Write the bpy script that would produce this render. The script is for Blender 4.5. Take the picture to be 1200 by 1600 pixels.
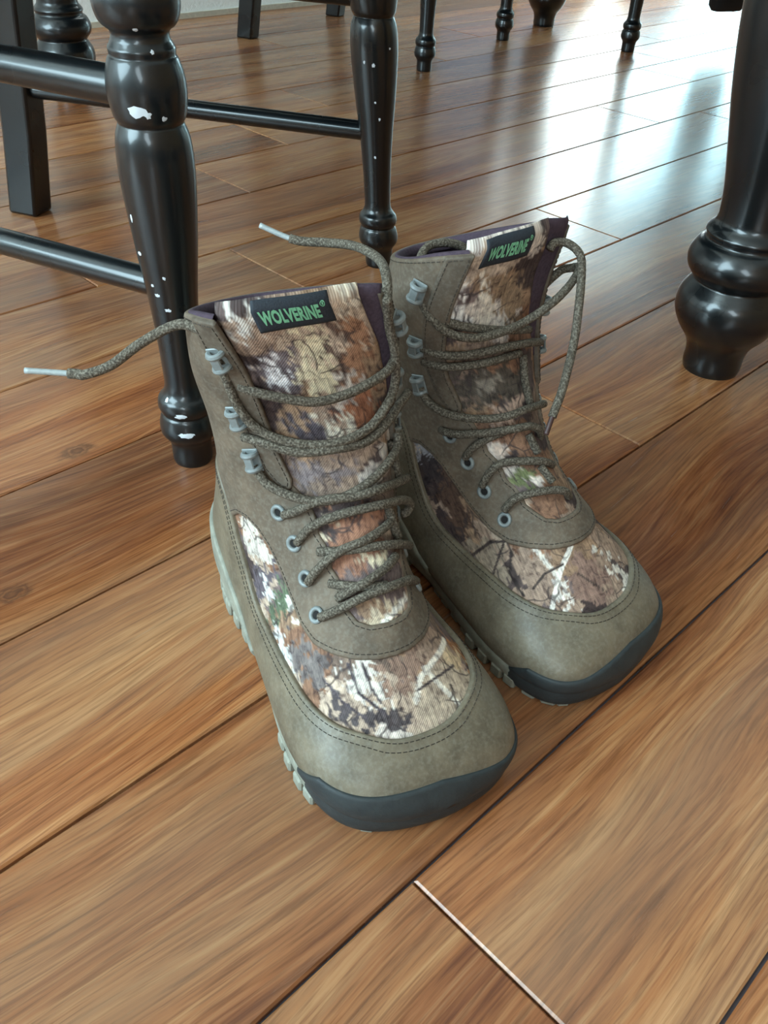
import bpy, bmesh, math, random
import numpy as np
from mathutils import Vector, Matrix

# ------------------------------------------------------------------ camera, light, exposure
for o in list(bpy.data.objects): bpy.data.objects.remove(o, do_unlink=True)
SC = bpy.context.scene; COL = SC.collection
CAM_F, CAM_TH, CAM_RHO, CAM_H = 1370.0, 0.670, 0.060, 0.42
PSI = 0.8102292                                   # direction of the planks (and of the room)
UA = np.array([math.cos(PSI), math.sin(PSI)]); VA = np.array([-math.sin(PSI), math.cos(PSI)])
def uv2w(u, v, z=0.0): return Vector((*(UA*u+VA*v), z))
_f = np.array([0, math.cos(CAM_TH), -math.sin(CAM_TH)]); _r = np.array([1., 0, 0]); _u = np.cross(_r, _f)
_c, _s = math.cos(CAM_RHO), math.sin(CAM_RHO)
CAM_R = np.array([_c*_r+_s*_u, -_s*_r+_c*_u, _f])
cd = bpy.data.cameras.new('camera'); co = bpy.data.objects.new('camera', cd); COL.objects.link(co)
cd.sensor_fit = 'VERTICAL'; cd.sensor_height = 36; cd.lens = CAM_F/1600*36; cd.clip_start = .01
m = Matrix(((*CAM_R[0],), (*CAM_R[1],), (*(-CAM_R[2]),))).transposed().to_4x4(); m.translation = (0, 0, CAM_H)
co.matrix_world = m
SC.camera = co
SC.view_settings.view_transform = 'Standard'; SC.view_settings.look = 'None'
SC.view_settings.exposure = 0.36; SC.view_settings.gamma = 1.0; SC.view_settings.use_curve_mapping = False
wd = bpy.data.worlds.new('world'); SC.world = wd; wd.use_nodes = True
wd.node_tree.nodes['Background'].inputs[0].default_value = (.62, .80, 1, 1)
wd.node_tree.nodes['Background'].inputs[1].default_value = .5
def area(name, loc, direction, sx, sy, power, col):
    d = bpy.data.lights.new(name, 'AREA'); d.shape = 'RECTANGLE'; d.size = sx; d.size_y = sy; d.energy = power; d.color = col
    o = bpy.data.objects.new(name, d); COL.objects.link(o); o.location = loc
    o.rotation_euler = Vector(direction).to_track_quat('-Z', 'Z').to_euler(); return o
R_U0, R_U1, R_V0, R_V1, R_H = -2.3, 6.2, -2.6, 2.12, 2.45
# daylight through the room's windows: (wall, along0, along1, z0, z1, power, colour)
WINDOWS = [('near', -2.35, -1.35, .70, 2.20, 42, (.74, .92, 1.0)),
           ('near', .15, 1.95, .70, 2.20, 118, (.63, .89, 1.0)),
           ('left', 2.35, 3.20, .05, 2.10, 30, (.84, .97, .97)),
           ('left', 3.42, 5.70, .05, 2.10, 100, (.52, .90, 1.0))]
for wl, a0, a1, z0, z1, pw, cl in WINDOWS:
    if wl == 'near': area('window_light', uv2w(R_U0+.03, (a0+a1)/2, (z0+z1)/2), uv2w(1, 0), a1-a0, z1-z0, pw, cl)
    else: area('window_light', uv2w((a0+a1)/2, R_V1-.03, (z0+z1)/2), uv2w(0, -1), a1-a0, z1-z0, pw, cl)

# ------------------------------------------------------------------ helpers
def link(o, parent=None):
    COL.objects.link(o)
    if parent is not None: o.parent = parent
    return o
def thing(name, label, cat, loc=(0, 0, 0), rz=0, group=None):
    o = bpy.data.objects.new(name, None); COL.objects.link(o); o.empty_display_size = .05
    o.location = loc; o.rotation_euler = (0, 0, rz); o['label'] = label; o['category'] = cat
    if group: o['group'] = group
    return o
def mesh(name, V, F, mat, parent=None, smooth=True, attrs=None):
    me = bpy.data.meshes.new(name); V = np.asarray(V, np.float32)
    if isinstance(F, np.ndarray):
        nf, k = F.shape
        me.vertices.add(len(V)); me.vertices.foreach_set('co', V.ravel())
        me.loops.add(nf*k); me.loops.foreach_set('vertex_index', F.astype(np.int32).ravel())
        me.polygons.add(nf); me.polygons.foreach_set('loop_start', np.arange(0, nf*k, k, dtype=np.int32))
        me.update(calc_edges=True)
    else:
        me.from_pydata([tuple(map(float, v)) for v in V], [], F)
    if smooth: me.polygons.foreach_set('use_smooth', np.ones(len(me.polygons), bool))
    if attrs:
        for an, (ty, da) in attrs.items():
            at = me.attributes.new(an, ty, 'POINT')
            at.data.foreach_set('color' if ty == 'FLOAT_COLOR' else 'value', np.asarray(da, np.float32).ravel())
    me.materials.append(mat); me.update()
    return link(bpy.data.objects.new(name, me), parent)
class MB:                                         # collects simple solids into one mesh
    def __init__(s): s.V = []; s.F = []
    def add(s, V, F):
        n = len(s.V); s.V += [tuple(v) for v in V]; s.F += [tuple(i+n for i in f) for f in F]; return s
    def lathe(s, prof, n=32, M=None, cap=True):
        V = []; F = []
        for r, z in prof:
            for k in range(n): V.append((r*math.cos(2*math.pi*k/n), r*math.sin(2*math.pi*k/n), z))
        for i in range(len(prof)-1):
            for k in range(n):
                F.append((i*n+k, i*n+(k+1) % n, (i+1)*n+(k+1) % n, (i+1)*n+k))
        if cap: F.append(tuple(range(n-1, -1, -1))); F.append(tuple((len(prof)-1)*n+k for k in range(n)))
        if M is not None: V = [M @ Vector(v) for v in V]
        return s.add(V, F)
    def rod(s, p, q, r, n=16, r2=None):
        p, q = Vector(p), Vector(q); d = q-p
        M = Matrix.Translation(p) @ d.to_track_quat('Z', 'Y').to_matrix().to_4x4()
        return s.lathe([(r, 0), (r2 or r, d.length)], n, M)
    def box(s, c, size, bev=.004, M=None):
        # chamfered box
        hx, hy, hz = [d/2 for d in size]; b = min(bev, hx*.9, hy*.9, hz*.9); V = []; F = []
        for sx in (-1, 1):
            for sy in (-1, 1):
                for sz in (-1, 1):
                    V += [(sx*(hx-b), sy*(hy-b), sz*hz), (sx*(hx-b), sy*hy, sz*(hz-b)), (sx*hx, sy*(hy-b), sz*(hz-b))]
        ix = lambda sx, sy, sz, k: ((sx > 0)*4+(sy > 0)*2+(sz > 0))*3+k
        for sg in (-1, 1):
            o = [(-1, -1), (1, -1), (1, 1), (-1, 1)]
            F.append(tuple(ix(x, y, sg, 0) for x, y in (o if sg > 0 else o[::-1])))
            F.append(tuple(ix(x, sg, y, 1) for x, y in (o[::-1] if sg > 0 else o)))
            F.append(tuple(ix(sg, x, y, 2) for x, y in (o if sg > 0 else o[::-1])))
        for a in (-1, 1):
            for c2 in (-1, 1):
                F.append((ix(a, c2, -1, 1), ix(a, c2, 1, 1), ix(a, c2, 1, 2), ix(a, c2, -1, 2)))
                F.append((ix(-1, a, c2, 0), ix(1, a, c2, 0), ix(1, a, c2, 1), ix(-1, a, c2, 1)))
                F.append((ix(a, -1, c2, 0), ix(a, 1, c2, 0), ix(a, 1, c2, 2), ix(a, -1, c2, 2)))
        for sx in (-1, 1):
            for sy in (-1, 1):
                for sz in (-1, 1): F.append(tuple(ix(sx, sy, sz, k) for k in range(3)))
        V = [Vector(v)+Vector(c) for v in V]
        if M is not None: V = [M @ v for v in V]
        return s.add(V, F)
    def build(s, name, mat, parent=None, smooth=True, angle=.6):
        o = mesh(name, s.V, s.F, mat, parent, smooth)
        bm = bmesh.new(); bm.from_mesh(o.data); bmesh.ops.recalc_face_normals(bm, faces=bm.faces)
        if smooth:
            for e in bm.edges:
                if len(e.link_faces) == 2 and e.calc_face_angle(0) > angle: e.smooth = False
        bm.to_mesh(o.data); bm.free(); return o
def spline(P, per=8, closed=False):               # Catmull-Rom through 3-D points
    P = np.asarray(P, float); n = len(P); out = []
    for i in range(n if closed else n-1):
        g = (lambda j: P[j % n]) if closed else (lambda j: P[min(max(j, 0), n-1)])
        p0, p1, p2, p3 = g(i-1), g(i), g(i+1), g(i+2)
        for k in range(per):
            f = k/per
            out.append(.5*(2*p1+(p2-p0)*f+(2*p0-5*p1+4*p2-p3)*f*f+(3*p1-p0-3*p2+p3)*f**3))
    if not closed: out.append(P[-1])
    return np.array(out)
def tube(path, rad, n=10, closed=False, flat=None):
    P = np.asarray(path, float); m_ = len(P)
    T = np.gradient(P, axis=0) if not closed else np.roll(P, -1, 0)-np.roll(P, 1, 0)
    T /= np.linalg.norm(T, axis=1, keepdims=True)+1e-12
    up = np.array([0, 0, 1.]); a = np.cross(T[0], up)
    if np.linalg.norm(a) < .1: a = np.cross(T[0], [1, 0, 0])
    A = []
    for t in T:
        a = a-t*(a@t); a /= np.linalg.norm(a)+1e-12; A.append(a.copy())
    A = np.array(A); B = np.cross(T, A)
    r = np.broadcast_to(np.asarray(rad, float), (m_,))[:, None, None]
    th = np.linspace(0, 2*np.pi, n, endpoint=False)
    V = P[:, None]+r*(np.cos(th)[None, :, None]*A[:, None]+np.sin(th)[None, :, None]*B[:, None])
    F = []
    for i in range(m_ if closed else m_-1):
        j = (i+1) % m_
        for k in range(n): F.append((i*n+k, i*n+(k+1) % n, j*n+(k+1) % n, j*n+k))
    F = [f for f in F]
    V = V.reshape(-1, 3)
    if not closed: F += [tuple(range(n-1, -1, -1)), tuple((m_-1)*n+k for k in range(n))]
    return V, F

# ------------------------------------------------------------------ materials
def newmat(name, base=(.5, .5, .5), rough=.5, spec=.5, metal=0.0):
    mt = bpy.data.materials.new(name); mt.use_nodes = True
    b = mt.node_tree.nodes['Principled BSDF']
    b.inputs['Base Color'].default_value = (*base, 1); b.inputs['Roughness'].default_value = rough
    b.inputs['Specular IOR Level'].default_value = spec; b.inputs['Metallic'].default_value = metal
    return mt
class NT:
    def __init__(s, mt): s.t = mt.node_tree; s.b = s.t.nodes['Principled BSDF']
    def n(s, ty, **kw):
        nd = s.t.nodes.new(ty)
        for k, v in kw.items():
            if k == 'op': nd.operation = v
            elif k.startswith('i_'): nd.inputs[k[2:].replace('_', ' ')].default_value = v
            else: setattr(nd, k, v)
        return nd
    def l(s, a, b): s.t.links.new(a, b)
    def math(s, op, a, b=None):
        nd = s.n('ShaderNodeMath', op=op)
        for i, x in enumerate((a, b)):
            if x is None: continue
            if isinstance(x, (int, float)): nd.inputs[i].default_value = x
            else: s.l(x, nd.inputs[i])
        return nd.outputs[0]
    def ramp(s, fac, stops, interp='LINEAR'):
        nd = s.n('ShaderNodeValToRGB'); cr = nd.color_ramp; cr.interpolation = interp
        while len(cr.elements) < len(stops): cr.elements.new(.5)
        for e, (p, c) in zip(cr.elements, stops):
            e.position = p; e.color = (*c, 1) if len(c) == 3 else c
        s.l(fac, nd.inputs[0]); return nd.outputs[0]
    def mix(s, fac, a, b, blend='MIX'):
        nd = s.n('ShaderNodeMix', data_type='RGBA', blend_type=blend)
        for sock, x in ((nd.inputs[0], fac), (nd.inputs[6], a), (nd.inputs[7], b)):
            if isinstance(x, (int, float)): sock.default_value = x
            elif isinstance(x, tuple): sock.default_value = (*x, 1) if len(x) == 3 else x
            else: s.l(x, sock)
        return nd.outputs[2]
    def noise(s, vec, scale, detail=4, rough=.55, dist=0):
        nd = s.n('ShaderNodeTexNoise', i_Scale=scale, i_Detail=detail, i_Roughness=rough, i_Distortion=dist)
        if vec is not None: s.l(vec, nd.inputs['Vector'])
        return nd.outputs['Fac']
    def mapping(s, vec, scale=(1, 1, 1), loc=(0, 0, 0)):
        nd = s.n('ShaderNodeMapping'); nd.inputs['Scale'].default_value = scale; nd.inputs['Location'].default_value = loc
        s.l(vec, nd.inputs['Vector']); return nd.outputs[0]
    def obj(s): return s.n('ShaderNodeTexCoord').outputs['Object']
    def bump(s, h, strength=.3, dist=.001):
        nd = s.n('ShaderNodeBump'); nd.inputs['Strength'].default_value = strength; nd.inputs['Distance'].default_value = dist
        s.l(h, nd.inputs['Height']); s.l(nd.outputs[0], s.b.inputs['Normal'])
def lin(r, g, b): return tuple(((c/255+.055)/1.055)**2.4 if c > 10 else c/255/12.92 for c in (r, g, b))

def mat_wood():
    mt = newmat('acacia_plank', rough=.28); q = NT(mt)
    oi = q.n('ShaderNodeObjectInfo'); rnd = oi.outputs['Random']
    off = q.n('ShaderNodeCombineXYZ'); q.l(q.math('MULTIPLY', rnd, 37.0), off.inputs[0]); q.l(q.math('MULTIPLY', rnd, 91.0), off.inputs[1])
    add = q.n('ShaderNodeVectorMath', op='ADD'); q.l(q.obj(), add.inputs[0]); q.l(off.outputs[0], add.inputs[1])
    v = add.outputs[0]
    warp = q.noise(q.mapping(v, (1.6, 5, 1)), 1.0, 2)                # slow waver of the grain
    wv = q.n('ShaderNodeCombineXYZ'); q.l(q.math('MULTIPLY', warp, .10), wv.inputs[1])
    ad2 = q.n('ShaderNodeVectorMath', op='ADD'); q.l(v, ad2.inputs[0]); q.l(wv.outputs[0], ad2.inputs[1]); v2 = ad2.outputs[0]
    broad = q.noise(q.mapping(v2, (1.0, 15, 1)), 1.0, 5, .6, .5)
    fine = q.noise(q.mapping(v2, (7, 190, 1)), 1.0, 5, .62, .2)
    pore = q.noise(q.mapping(v2, (22, 520, 1)), 1.0, 3, .6)
    c1 = q.ramp(broad, [(.30, lin(80, 46, 30)), (.41, lin(134, 82, 50)), (.50, lin(168, 112, 68)), (.60, lin(198, 152, 106)), (.72, lin(144, 92, 56))])
    c2 = q.ramp(fine, [(.33, lin(104, 60, 36)), (.52, lin(172, 112, 66)), (.70, lin(218, 172, 122))])
    c = q.mix(.40, c1, c2)
    dark = q.ramp(pore, [(.36, (.48, .42, .38)), (.54, (1, 1, 1))])
    c = q.mix(.7, c, dark, 'MULTIPLY')
    grey = q.ramp(q.noise(q.mapping(v, (1.1, 9, 1), (3, 7, 0)), 1.0, 3), [(.48, (0, 0, 0)), (.72, (1, 1, 1))])
    c = q.mix(q.math('MULTIPLY', grey, .5), c, lin(150, 128, 106))
    # knots
    vo = q.n('ShaderNodeTexVoronoi', i_Scale=1.0, i_Randomness=1.0); q.l(q.mapping(v, (2.6, 6.5, 1)), vo.inputs['Vector'])
    kn = q.ramp(vo.outputs['Distance'], [(.0, (1, 1, 1)), (.045, (.8, .8, .8)), (.10, (.0, .0, .0))])
    c = q.mix(q.math('MULTIPLY', kn, .55), c, lin(70, 46, 32))
    geo = q.n('ShaderNodeNewGeometry').outputs['Position']            # two knots where the nearest boards have them
    for ku, kv, rr in ((.249, .589, .011), (.134, .466, .010)):
        pk = uv2w(ku, kv); sb = q.n('ShaderNodeVectorMath', op='SUBTRACT'); q.l(geo, sb.inputs[0]); sb.inputs[1].default_value = pk
        vr = q.n('ShaderNodeVectorRotate', rotation_type='Z_AXIS'); vr.inputs['Angle'].default_value = -PSI; q.l(sb.outputs[0], vr.inputs['Vector'])
        sc = q.n('ShaderNodeVectorMath', op='MULTIPLY'); q.l(vr.outputs[0], sc.inputs[0]); sc.inputs[1].default_value = (.6/rr, 1/rr, 0)
        ln = q.n('ShaderNodeVectorMath', op='LENGTH'); q.l(sc.outputs[0], ln.inputs[0])
        dd = q.math('ADD', ln.outputs['Value'], q.math('MULTIPLY', q.math('SUBTRACT', q.noise(v, 120, 3), .5), .9))
        kf = q.ramp(dd, [(.0, (.55, .55, .55)), (.30, (.95, .95, .95)), (.42, (.35, .35, .35)), (.60, (.8, .8, .8)), (.80, (.25, .25, .25)), (1.0, (0, 0, 0))])
        c = q.mix(q.math('MULTIPLY', kf, .8), c, lin(78, 56, 44))
    tone = q.ramp(rnd, [(0, (.80, .74, .70)), (.35, (1, .97, .94)), (.6, (1.06, 1.04, 1.0)), (1, (1.0, .84, .70))])
    c = q.mix(1.0, c, tone, 'MULTIPLY')
    hs = q.n('ShaderNodeHueSaturation'); hs.inputs['Hue'].default_value = .4965; hs.inputs['Saturation'].default_value = 1.0; hs.inputs['Value'].default_value = .92; q.l(c, hs.inputs['Color']); c = hs.outputs[0]
    q.l(c, q.b.inputs['Base Color'])
    rr = q.ramp(fine, [(.3, (.28, .28, .28)), (.7, (.20, .20, .20))]); q.l(rr, q.b.inputs['Roughness'])
    hb = q.math('ADD', q.math('MULTIPLY', broad, .9), q.math('MULTIPLY', fine, .25))
    q.bump(hb, .13, .0020)
    return mt
def mat_black_paint():
    mt = newmat('black_paint', lin(12, 16, 18), .30, .4); q = NT(mt); v = q.obj()
    q.b.inputs['Coat Weight'].default_value = .35; q.b.inputs['Coat Roughness'].default_value = .13; q.b.inputs['Coat IOR'].default_value = 1.6
    q.l(q.ramp(q.noise(v, 14, 2), [(.35, (.26, .26, .26)), (.7, (.36, .36, .36))]), q.b.inputs['Roughness'])
    q.bump(q.noise(v, 500, 2), .03, .0002)
    q.l(q.ramp(q.noise(v, 7, 3), [(.3, lin(8, 12, 14)), (.7, lin(14, 19, 22))]), q.b.inputs['Base Color'])
    return mt
def mat_wall():
    mt = newmat('white_textured_wall', lin(246, 246, 242), .85); q = NT(mt)
    q.bump(q.noise(q.obj(), 130, 4, .6), .5, .004); return mt
def mat_plain(name, rgb, rough=.6, ns=120, bs=.15, bd=.0006, var=.12, spec=.4):
    mt = newmat(name, lin(*rgb), rough, spec); q = NT(mt); n = q.noise(q.obj(), ns, 4)
    c0 = tuple(c*(1-var) for c in lin(*rgb)); c1 = tuple(min(1, c*(1+var)) for c in lin(*rgb))
    q.l(q.ramp(n, [(.3, c0), (.7, c1)]), q.b.inputs['Base Color']); q.bump(n, bs, bd); return mt
M_WOOD, M_BLACK, M_WALL = mat_wood(), mat_black_paint(), mat_wall()
M_JOINT = mat_plain('floor_joint', (84, 76, 80), .9)
M_CEIL = mat_plain('ceiling_paint', (232, 228, 220), .9)
M_WARM = mat_plain('tan_wall_paint', (150, 112, 78), .8)
M_TRIM = mat_plain('cream_trim', (196, 186, 168), .6)
M_CHIP = newmat('bare_primer', lin(205, 210, 216), .6)

# ------------------------------------------------------------------ the room
def structure(o): o['kind'] = 'structure'; return o
def room_box(name, u0, u1, v0, v1, z0, z1, mat, parent=None):
    V = [uv2w(u, v, z) for u in (u0, u1) for v in (v0, v1) for z in (z0, z1)]
    F = [(0, 1, 3, 2), (4, 6, 7, 5), (0, 4, 5, 1), (2, 3, 7, 6), (0, 2, 6, 4), (1, 5, 7, 3)]
    return mesh(name, V, F, mat, parent, smooth=False)
floor = structure(room_box('floor', R_U0, R_U1, R_V0, R_V1, -.05, -.004, M_JOINT))
def wall_with_windows(name, fixed0, fixed1, lo, hi, holes, axis):
    mb_V = []; mb_F = []
    def bx(a0, a1, z0, z1):
        P = []
        for a in (a0, a1):
            for f in (fixed0, fixed1):
                for z in (z0, z1): P.append(uv2w(a, f, z) if axis == 'u' else uv2w(f, a, z))
        n = len(mb_V); mb_V.extend(P)
        mb_F.extend([tuple(i+n for i in f) for f in [(0, 1, 3, 2), (4, 6, 7, 5), (0, 4, 5, 1), (2, 3, 7, 6), (0, 2, 6, 4), (1, 5, 7, 3)]])
    cur = lo
    for a0, a1, z0, z1 in holes:
        bx(cur, a0, -.05, R_H); bx(a0, a1, -.05, z0); bx(a0, a1, z1, R_H); cur = a1
    bx(cur, hi, -.05, R_H)
    return structure(mesh(name, mb_V, mb_F, M_WALL, None, smooth=False))
wall_with_windows('wall_left', R_V1, R_V1+.12, R_U0, R_U1, [w[1:5] for w in WINDOWS if w[0] == 'left'], 'u')
wall_with_windows('wall_near', R_U0-.12, R_U0, R_V0, R_V1, [w[1:5] for w in WINDOWS if w[0] == 'near'], 'v')
structure(room_box('wall_far', R_U1, R_U1+.12, R_V0, R_V1, -.05, R_H, M_WALL))
structure(room_box('wall_right', R_U0, R_U1, R_V0-.12, R_V0, -.05, R_H, M_WARM))
structure(room_box('ceiling', R_U0, R_U1, R_V0, R_V1, R_H, R_H+.1, M_CEIL))
structure(room_box('baseboard_left', R_U0, 2.30, R_V1-.006, R_V1, .0, .012, M_TRIM))
for k, (wl, a0, a1, z0, z1, pw, cl) in enumerate(WINDOWS):
    w = bpy.data.objects.new('window_%d' % (k+1), None); COL.objects.link(w); w['kind'] = 'structure'
    fr = MB(); am = (a0+a1)/2
    fx = (R_U0-.06) if wl == 'near' else (R_V1+.06)
    def P(a, z): return uv2w(fx, a, z) if wl == 'near' else uv2w(a, fx, z)
    for a in (a0+.02, am, a1-.02): fr.rod(P(a, z0), P(a, z1), .022, 8)
    for z in (z0+.02, z1-.02): fr.rod(P(a0, z), P(a1, z), .022, 8)
    fr.build('window_frame', M_TRIM, w)

# floor planks: rows of one width, joints where the photo shows them
PW, PV0 = .14335, .4288
rng = random.Random(4)
JOINTS = {-3: [.186, 1.35], -2: [-.35, .86, 1.95], -1: [-.75, .62, 1.60], 0: [-.62, .52, 1.42, 2.2], 1: [-.18, 1.022, 2.22],
          2: [-.5, .60, 1.72], 3: [-.8, .424, 1.58], 4: [-.45, .7435, 1.95], 5: [-.2, .93, 2.1], 6: [-.05, 1.1425, 2.3],
          7: [-.6, .55, 1.62], 8: [-.3, .9, 1.9], 9: [.2, 1.4, 2.5], 10: [0, 1.2, 2.4], 11: [-.4, .8, 1.9]}
def plank(u0, u1, v0, v1):
    g = .0009; b = .0012; u0 += g*.6; u1 -= g*.6; v0 += g; v1 -= g
    L, Wd = u1-u0, v1-v0; V = []; hx, hy = L/2, Wd/2
    for z, i in ((-.006, 0), (-b, 0), (0, b)):
        V += [(-hx+i, -hy+i, z), (hx-i, -hy+i, z), (hx-i, hy-i, z), (-hx+i, hy-i, z)]
    F = [(8, 9, 10, 11)]
    for r in (0, 4):
        for k in range(4): F.append((r+k, r+(k+1) % 4, r+4+(k+1) % 4, r+4+k))
    o = mesh('plank', V, F, M_WOOD, floor, smooth=False)
    o.location = uv2w((u0+u1)/2, (v0+v1)/2, 0); o.rotation_euler = (0, 0, PSI); return o
for i in range(-7, 12):
    v0 = PV0+i*PW; v1 = v0+PW
    if v1 > R_V1: v1 = R_V1-.0005
    if v1-v0 < .02: continue
    js = JOINTS.get(i, [rng.uniform(-1, -.3)])[:]
    while js[0] > -.9: js.insert(0, js[0]-rng.uniform(1.0, 1.2))
    while js[-1] < 4.3: js.append(js[-1]+rng.uniform(1.0, 1.25))
    for a, b in zip(js, js[1:]): plank(a, b, v0, v1)

# ------------------------------------------------------------------ black turned furniture
def smooth_prof(P, per=5):
    P = np.array(P, float); Q = spline(np.c_[P, np.zeros(len(P))], per); return [(max(r, .0005), z) for r, z, _ in Q]
LEG_PROF = [(.0150, 0), (.0158, .004), (.0160, .018), (.0178, .023), (.0218, .029), (.0226, .036), (.0208, .0445), (.0192, .0475),
            (.0205, .0495), (.0218, .054), (.0208, .060), (.0172, .0645), (.0150, .070), (.0146, .080), (.0158, .115), (.0182, .15), (.0212, .18),
            (.0240, .215), (.0248, .238), (.0236, .253), (.0212, .2605), (.0206, .2625), (.0228, .267), (.0246, .279), (.0240, .290),
            (.0214, .2985), (.0200, .301), (.0203, .3045), (.0190, .307), (.0176, .310), (.0178, .314), (.0232, .319), (.0258, .329), (.0240, .339), (.0180, .346), (.0165, .350),
            (.019, .356), (.019, .385)]
def turned_leg(parent, x, y, dx=0, dy=0, top=.44, name='leg'):
    mb = MB(); mb.lathe(smooth_prof(LEG_PROF, 4), 36)
    mb.box((0, 0, (top+.38)/2), (.042, .042, top-.38), .003)
    V = [(v[0]+x+dx*v[2], v[1]+y+dy*v[2], v[2]) for v in mb.V]; mb.V = V
    return mb.build(name, M_BLACK, parent)
# chair local frame: origin between the legs, +x the way it faces, +y to its left
def chair(label, origin, facing, depth=.46, width=.429, rin=.02, lean=(0, 0), group=None):
    t = thing('dining_chair', label, 'chair', origin, facing, group)
    hd, hw = depth/2, width/2; rw = hw-rin
    ln = lambda sy: lean[sy] if isinstance(lean, dict) else lean
    for sy in (-1, 1): turned_leg(t, hd, sy*hw, *ln(sy))
    for sy in (-1, 1):                            # square raked rear legs running up into the back posts
        mb = MB(); V = []
        for z, ox in ((0, -.022), (.10, -.007), (.25, .008), (.45, .006), (.62, -.02), (.80, -.062), (.98, -.115)):
            a, b = .0205, .0175
            V += [(-hd+ox-a, sy*rw-b, z), (-hd+ox+a, sy*rw-b, z), (-hd+ox+a, sy*rw+b, z), (-hd+ox-a, sy*rw+b, z)]
        F = [(3, 2, 1, 0), (24, 25, 26, 27)]
        for r in range(6):
            for k in range(4): F.append((r*4+k, r*4+(k+1) % 4, r*4+4+(k+1) % 4, r*4+4+k))
        mb.add(V, F); o = mb.build('rear_leg', M_BLACK, t, True, .3)
        bv = o.modifiers.new('bevel', 'BEVEL'); bv.width = .004; bv.segments = 2; bv.limit_method = 'ANGLE'
    for sy in (-1, 1):
        l = ln(sy)
        for z, r in ((.150, .0100), (.280, .0118)):
            MB().rod((-hd, sy*rw, z), (hd+l[0]*z, sy*hw+l[1]*z, z), r, 20).build('side_stretcher', M_BLACK, t)
    s = MB(); s.box((.005, 0, .452), (depth+.06, width+.07, .028), .010); s.build('seat', M_BLACK, t)
    for sy in (-1, 1): MB().box((0, 0, 0), (math.hypot(depth, rin)-.03, .022, .044), .003, Matrix.Translation((0, sy*(hw-rin/2), .418)) @ Matrix.Rotation(sy*math.atan2(rin, depth), 4, 'Z')).build('seat_rail', M_BLACK, t)
    for sx in (-1, 1): MB().box((sx*hd, 0, .418), (.022, width-.03-(2*rin if sx < 0 else 0), .044), .003).build('seat_rail', M_BLACK, t)
    MB().box((-hd-.098, 0, .93), (.022, 2*rw-.02, .075), .006).build('back_rail', M_BLACK, t)
    MB().box((-hd-.012, 0, .58), (.02, 2*rw-.02, .04), .006).build('back_rail', M_BLACK, t)
    for k in range(5):
        y = (k-2)*rw/3
        MB().rod((-hd-.012, y, .59), (-hd-.094, y, .91), .008, 10).build('spindle', M_BLACK, t)
    return t
TABLE_PROF = [(.0270, 0), (.0282, .006), (.0285, .020), (.0325, .032), (.0430, .046), (.0500, .062), (.0490, .078), (.0430, .089), (.0405, .0935),
              (.0435, .097), (.0495, .106), (.0502, .116), (.0450, .127), (.0395, .1310), (.0390, .1345), (.0405, .138), (.0385, .142), (.0345, .147), (.0335, .155), (.0360, .18),
              (.0440, .22), (.0520, .26), (.0590, .31), (.0610, .36), (.0570, .41), (.048, .45), (.038, .48), (.036, .50), (.044, .51), (.046, .52), (.044, .53), (.040, .54), (.044, .545), (.044, .56)]
def chair_at(label, legA, legB, rear_in, depth, lean=(0, 0), group=None):
    # legA, legB: floor points of its front legs, legB to the chair's left
    A, B = Vector((*legA, 0)), Vector((*legB, 0)); d = B-A; f = Vector((d.y, -d.x, 0)).normalized()
    ang = math.atan2(f.y, f.x)
    return chair(label, (A+B)/2-f*depth/2, ang, depth, d.length, rear_in, lean, group)
chair_at('black turned leg chair with chipped paint standing beside the left boot', (-.159, .587), (-.024, 1.008), .042, .441, {-1: (-.004, -.022), 1: (-.055, -.035)}, 'black dining chairs')
chair_at('black dining chair far off, its front legs behind the right boot collar', (.028, 2.051), (.223, 2.441), .022, .45, (0, 0), 'black dining chairs')
_f3 = math.radians(208)
_l3 = Vector((-math.sin(_f3), math.cos(_f3)))
c3 = chair_at('black dining chair at far right, one turned leg showing under the table', (.524, 2.391), (.524+_l3.x*.43, 2.391+_l3.y*.43), .02, .46, (0, 0), 'black dining chairs')

tb = thing('dining_table', 'black dining table on thick turned legs over the chairs', 'table', uv2w(1.489, .955), PSI)
for su in (-1, 1):
    for sv in (-1, 1):
        mb = MB(); M = Matrix.Translation((su*.691, sv*.637, 0))
        mb.lathe(smooth_prof(TABLE_PROF, 4), 48, M); mb.box((su*.691, sv*.637, .625), (.09, .09, .13), .004)
        mb.build('leg', M_BLACK, tb)
for sv in (-1, 1): MB().box((0, sv*.637, .635), (1.382, .03, .09), .003).build('apron', M_BLACK, tb)
for su in (-1, 1): MB().box((su*.691, 0, .635), (.03, 1.274, .09), .003).build('apron', M_BLACK, tb)
MB().box((0, 0, .705), (1.54, 1.43, .03), .008).build('tabletop', M_BLACK, tb)

# bag hanging from the far chair's seat, only its bottom in the picture
bg = thing('hanging_bag', 'black cloth bag hanging low from the far right chair seat', 'bag', (.80, 2.60, .070), math.radians(28))
mb = MB(); V = []; sec = [(.043, .016, 0), (.052, .024, .012), (.055, .028, .06), (.058, .027, .14), (.062, .020, .24), (.060, .008, .31)]
for a, b, z in sec:
    for k in range(16):
        th = k/16*2*math.pi; ex = .55
        V.append((a*math.copysign(abs(math.cos(th))**ex, math.cos(th)), b*math.copysign(abs(math.sin(th))**ex, math.sin(th)), z))
F = [tuple(range(15, -1, -1)), tuple(80+k for k in range(16))]
for r in range(5):
    for k in range(16): F.append((r*16+k, r*16+(k+1) % 16, r*16+16+(k+1) % 16, r*16+16+k))
M_BAG = mat_plain('black_canvas', (20, 20, 22), .85, 400, .3, .0006)
mb.add(V, F).build('bag_body', M_BAG, bg)
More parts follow.
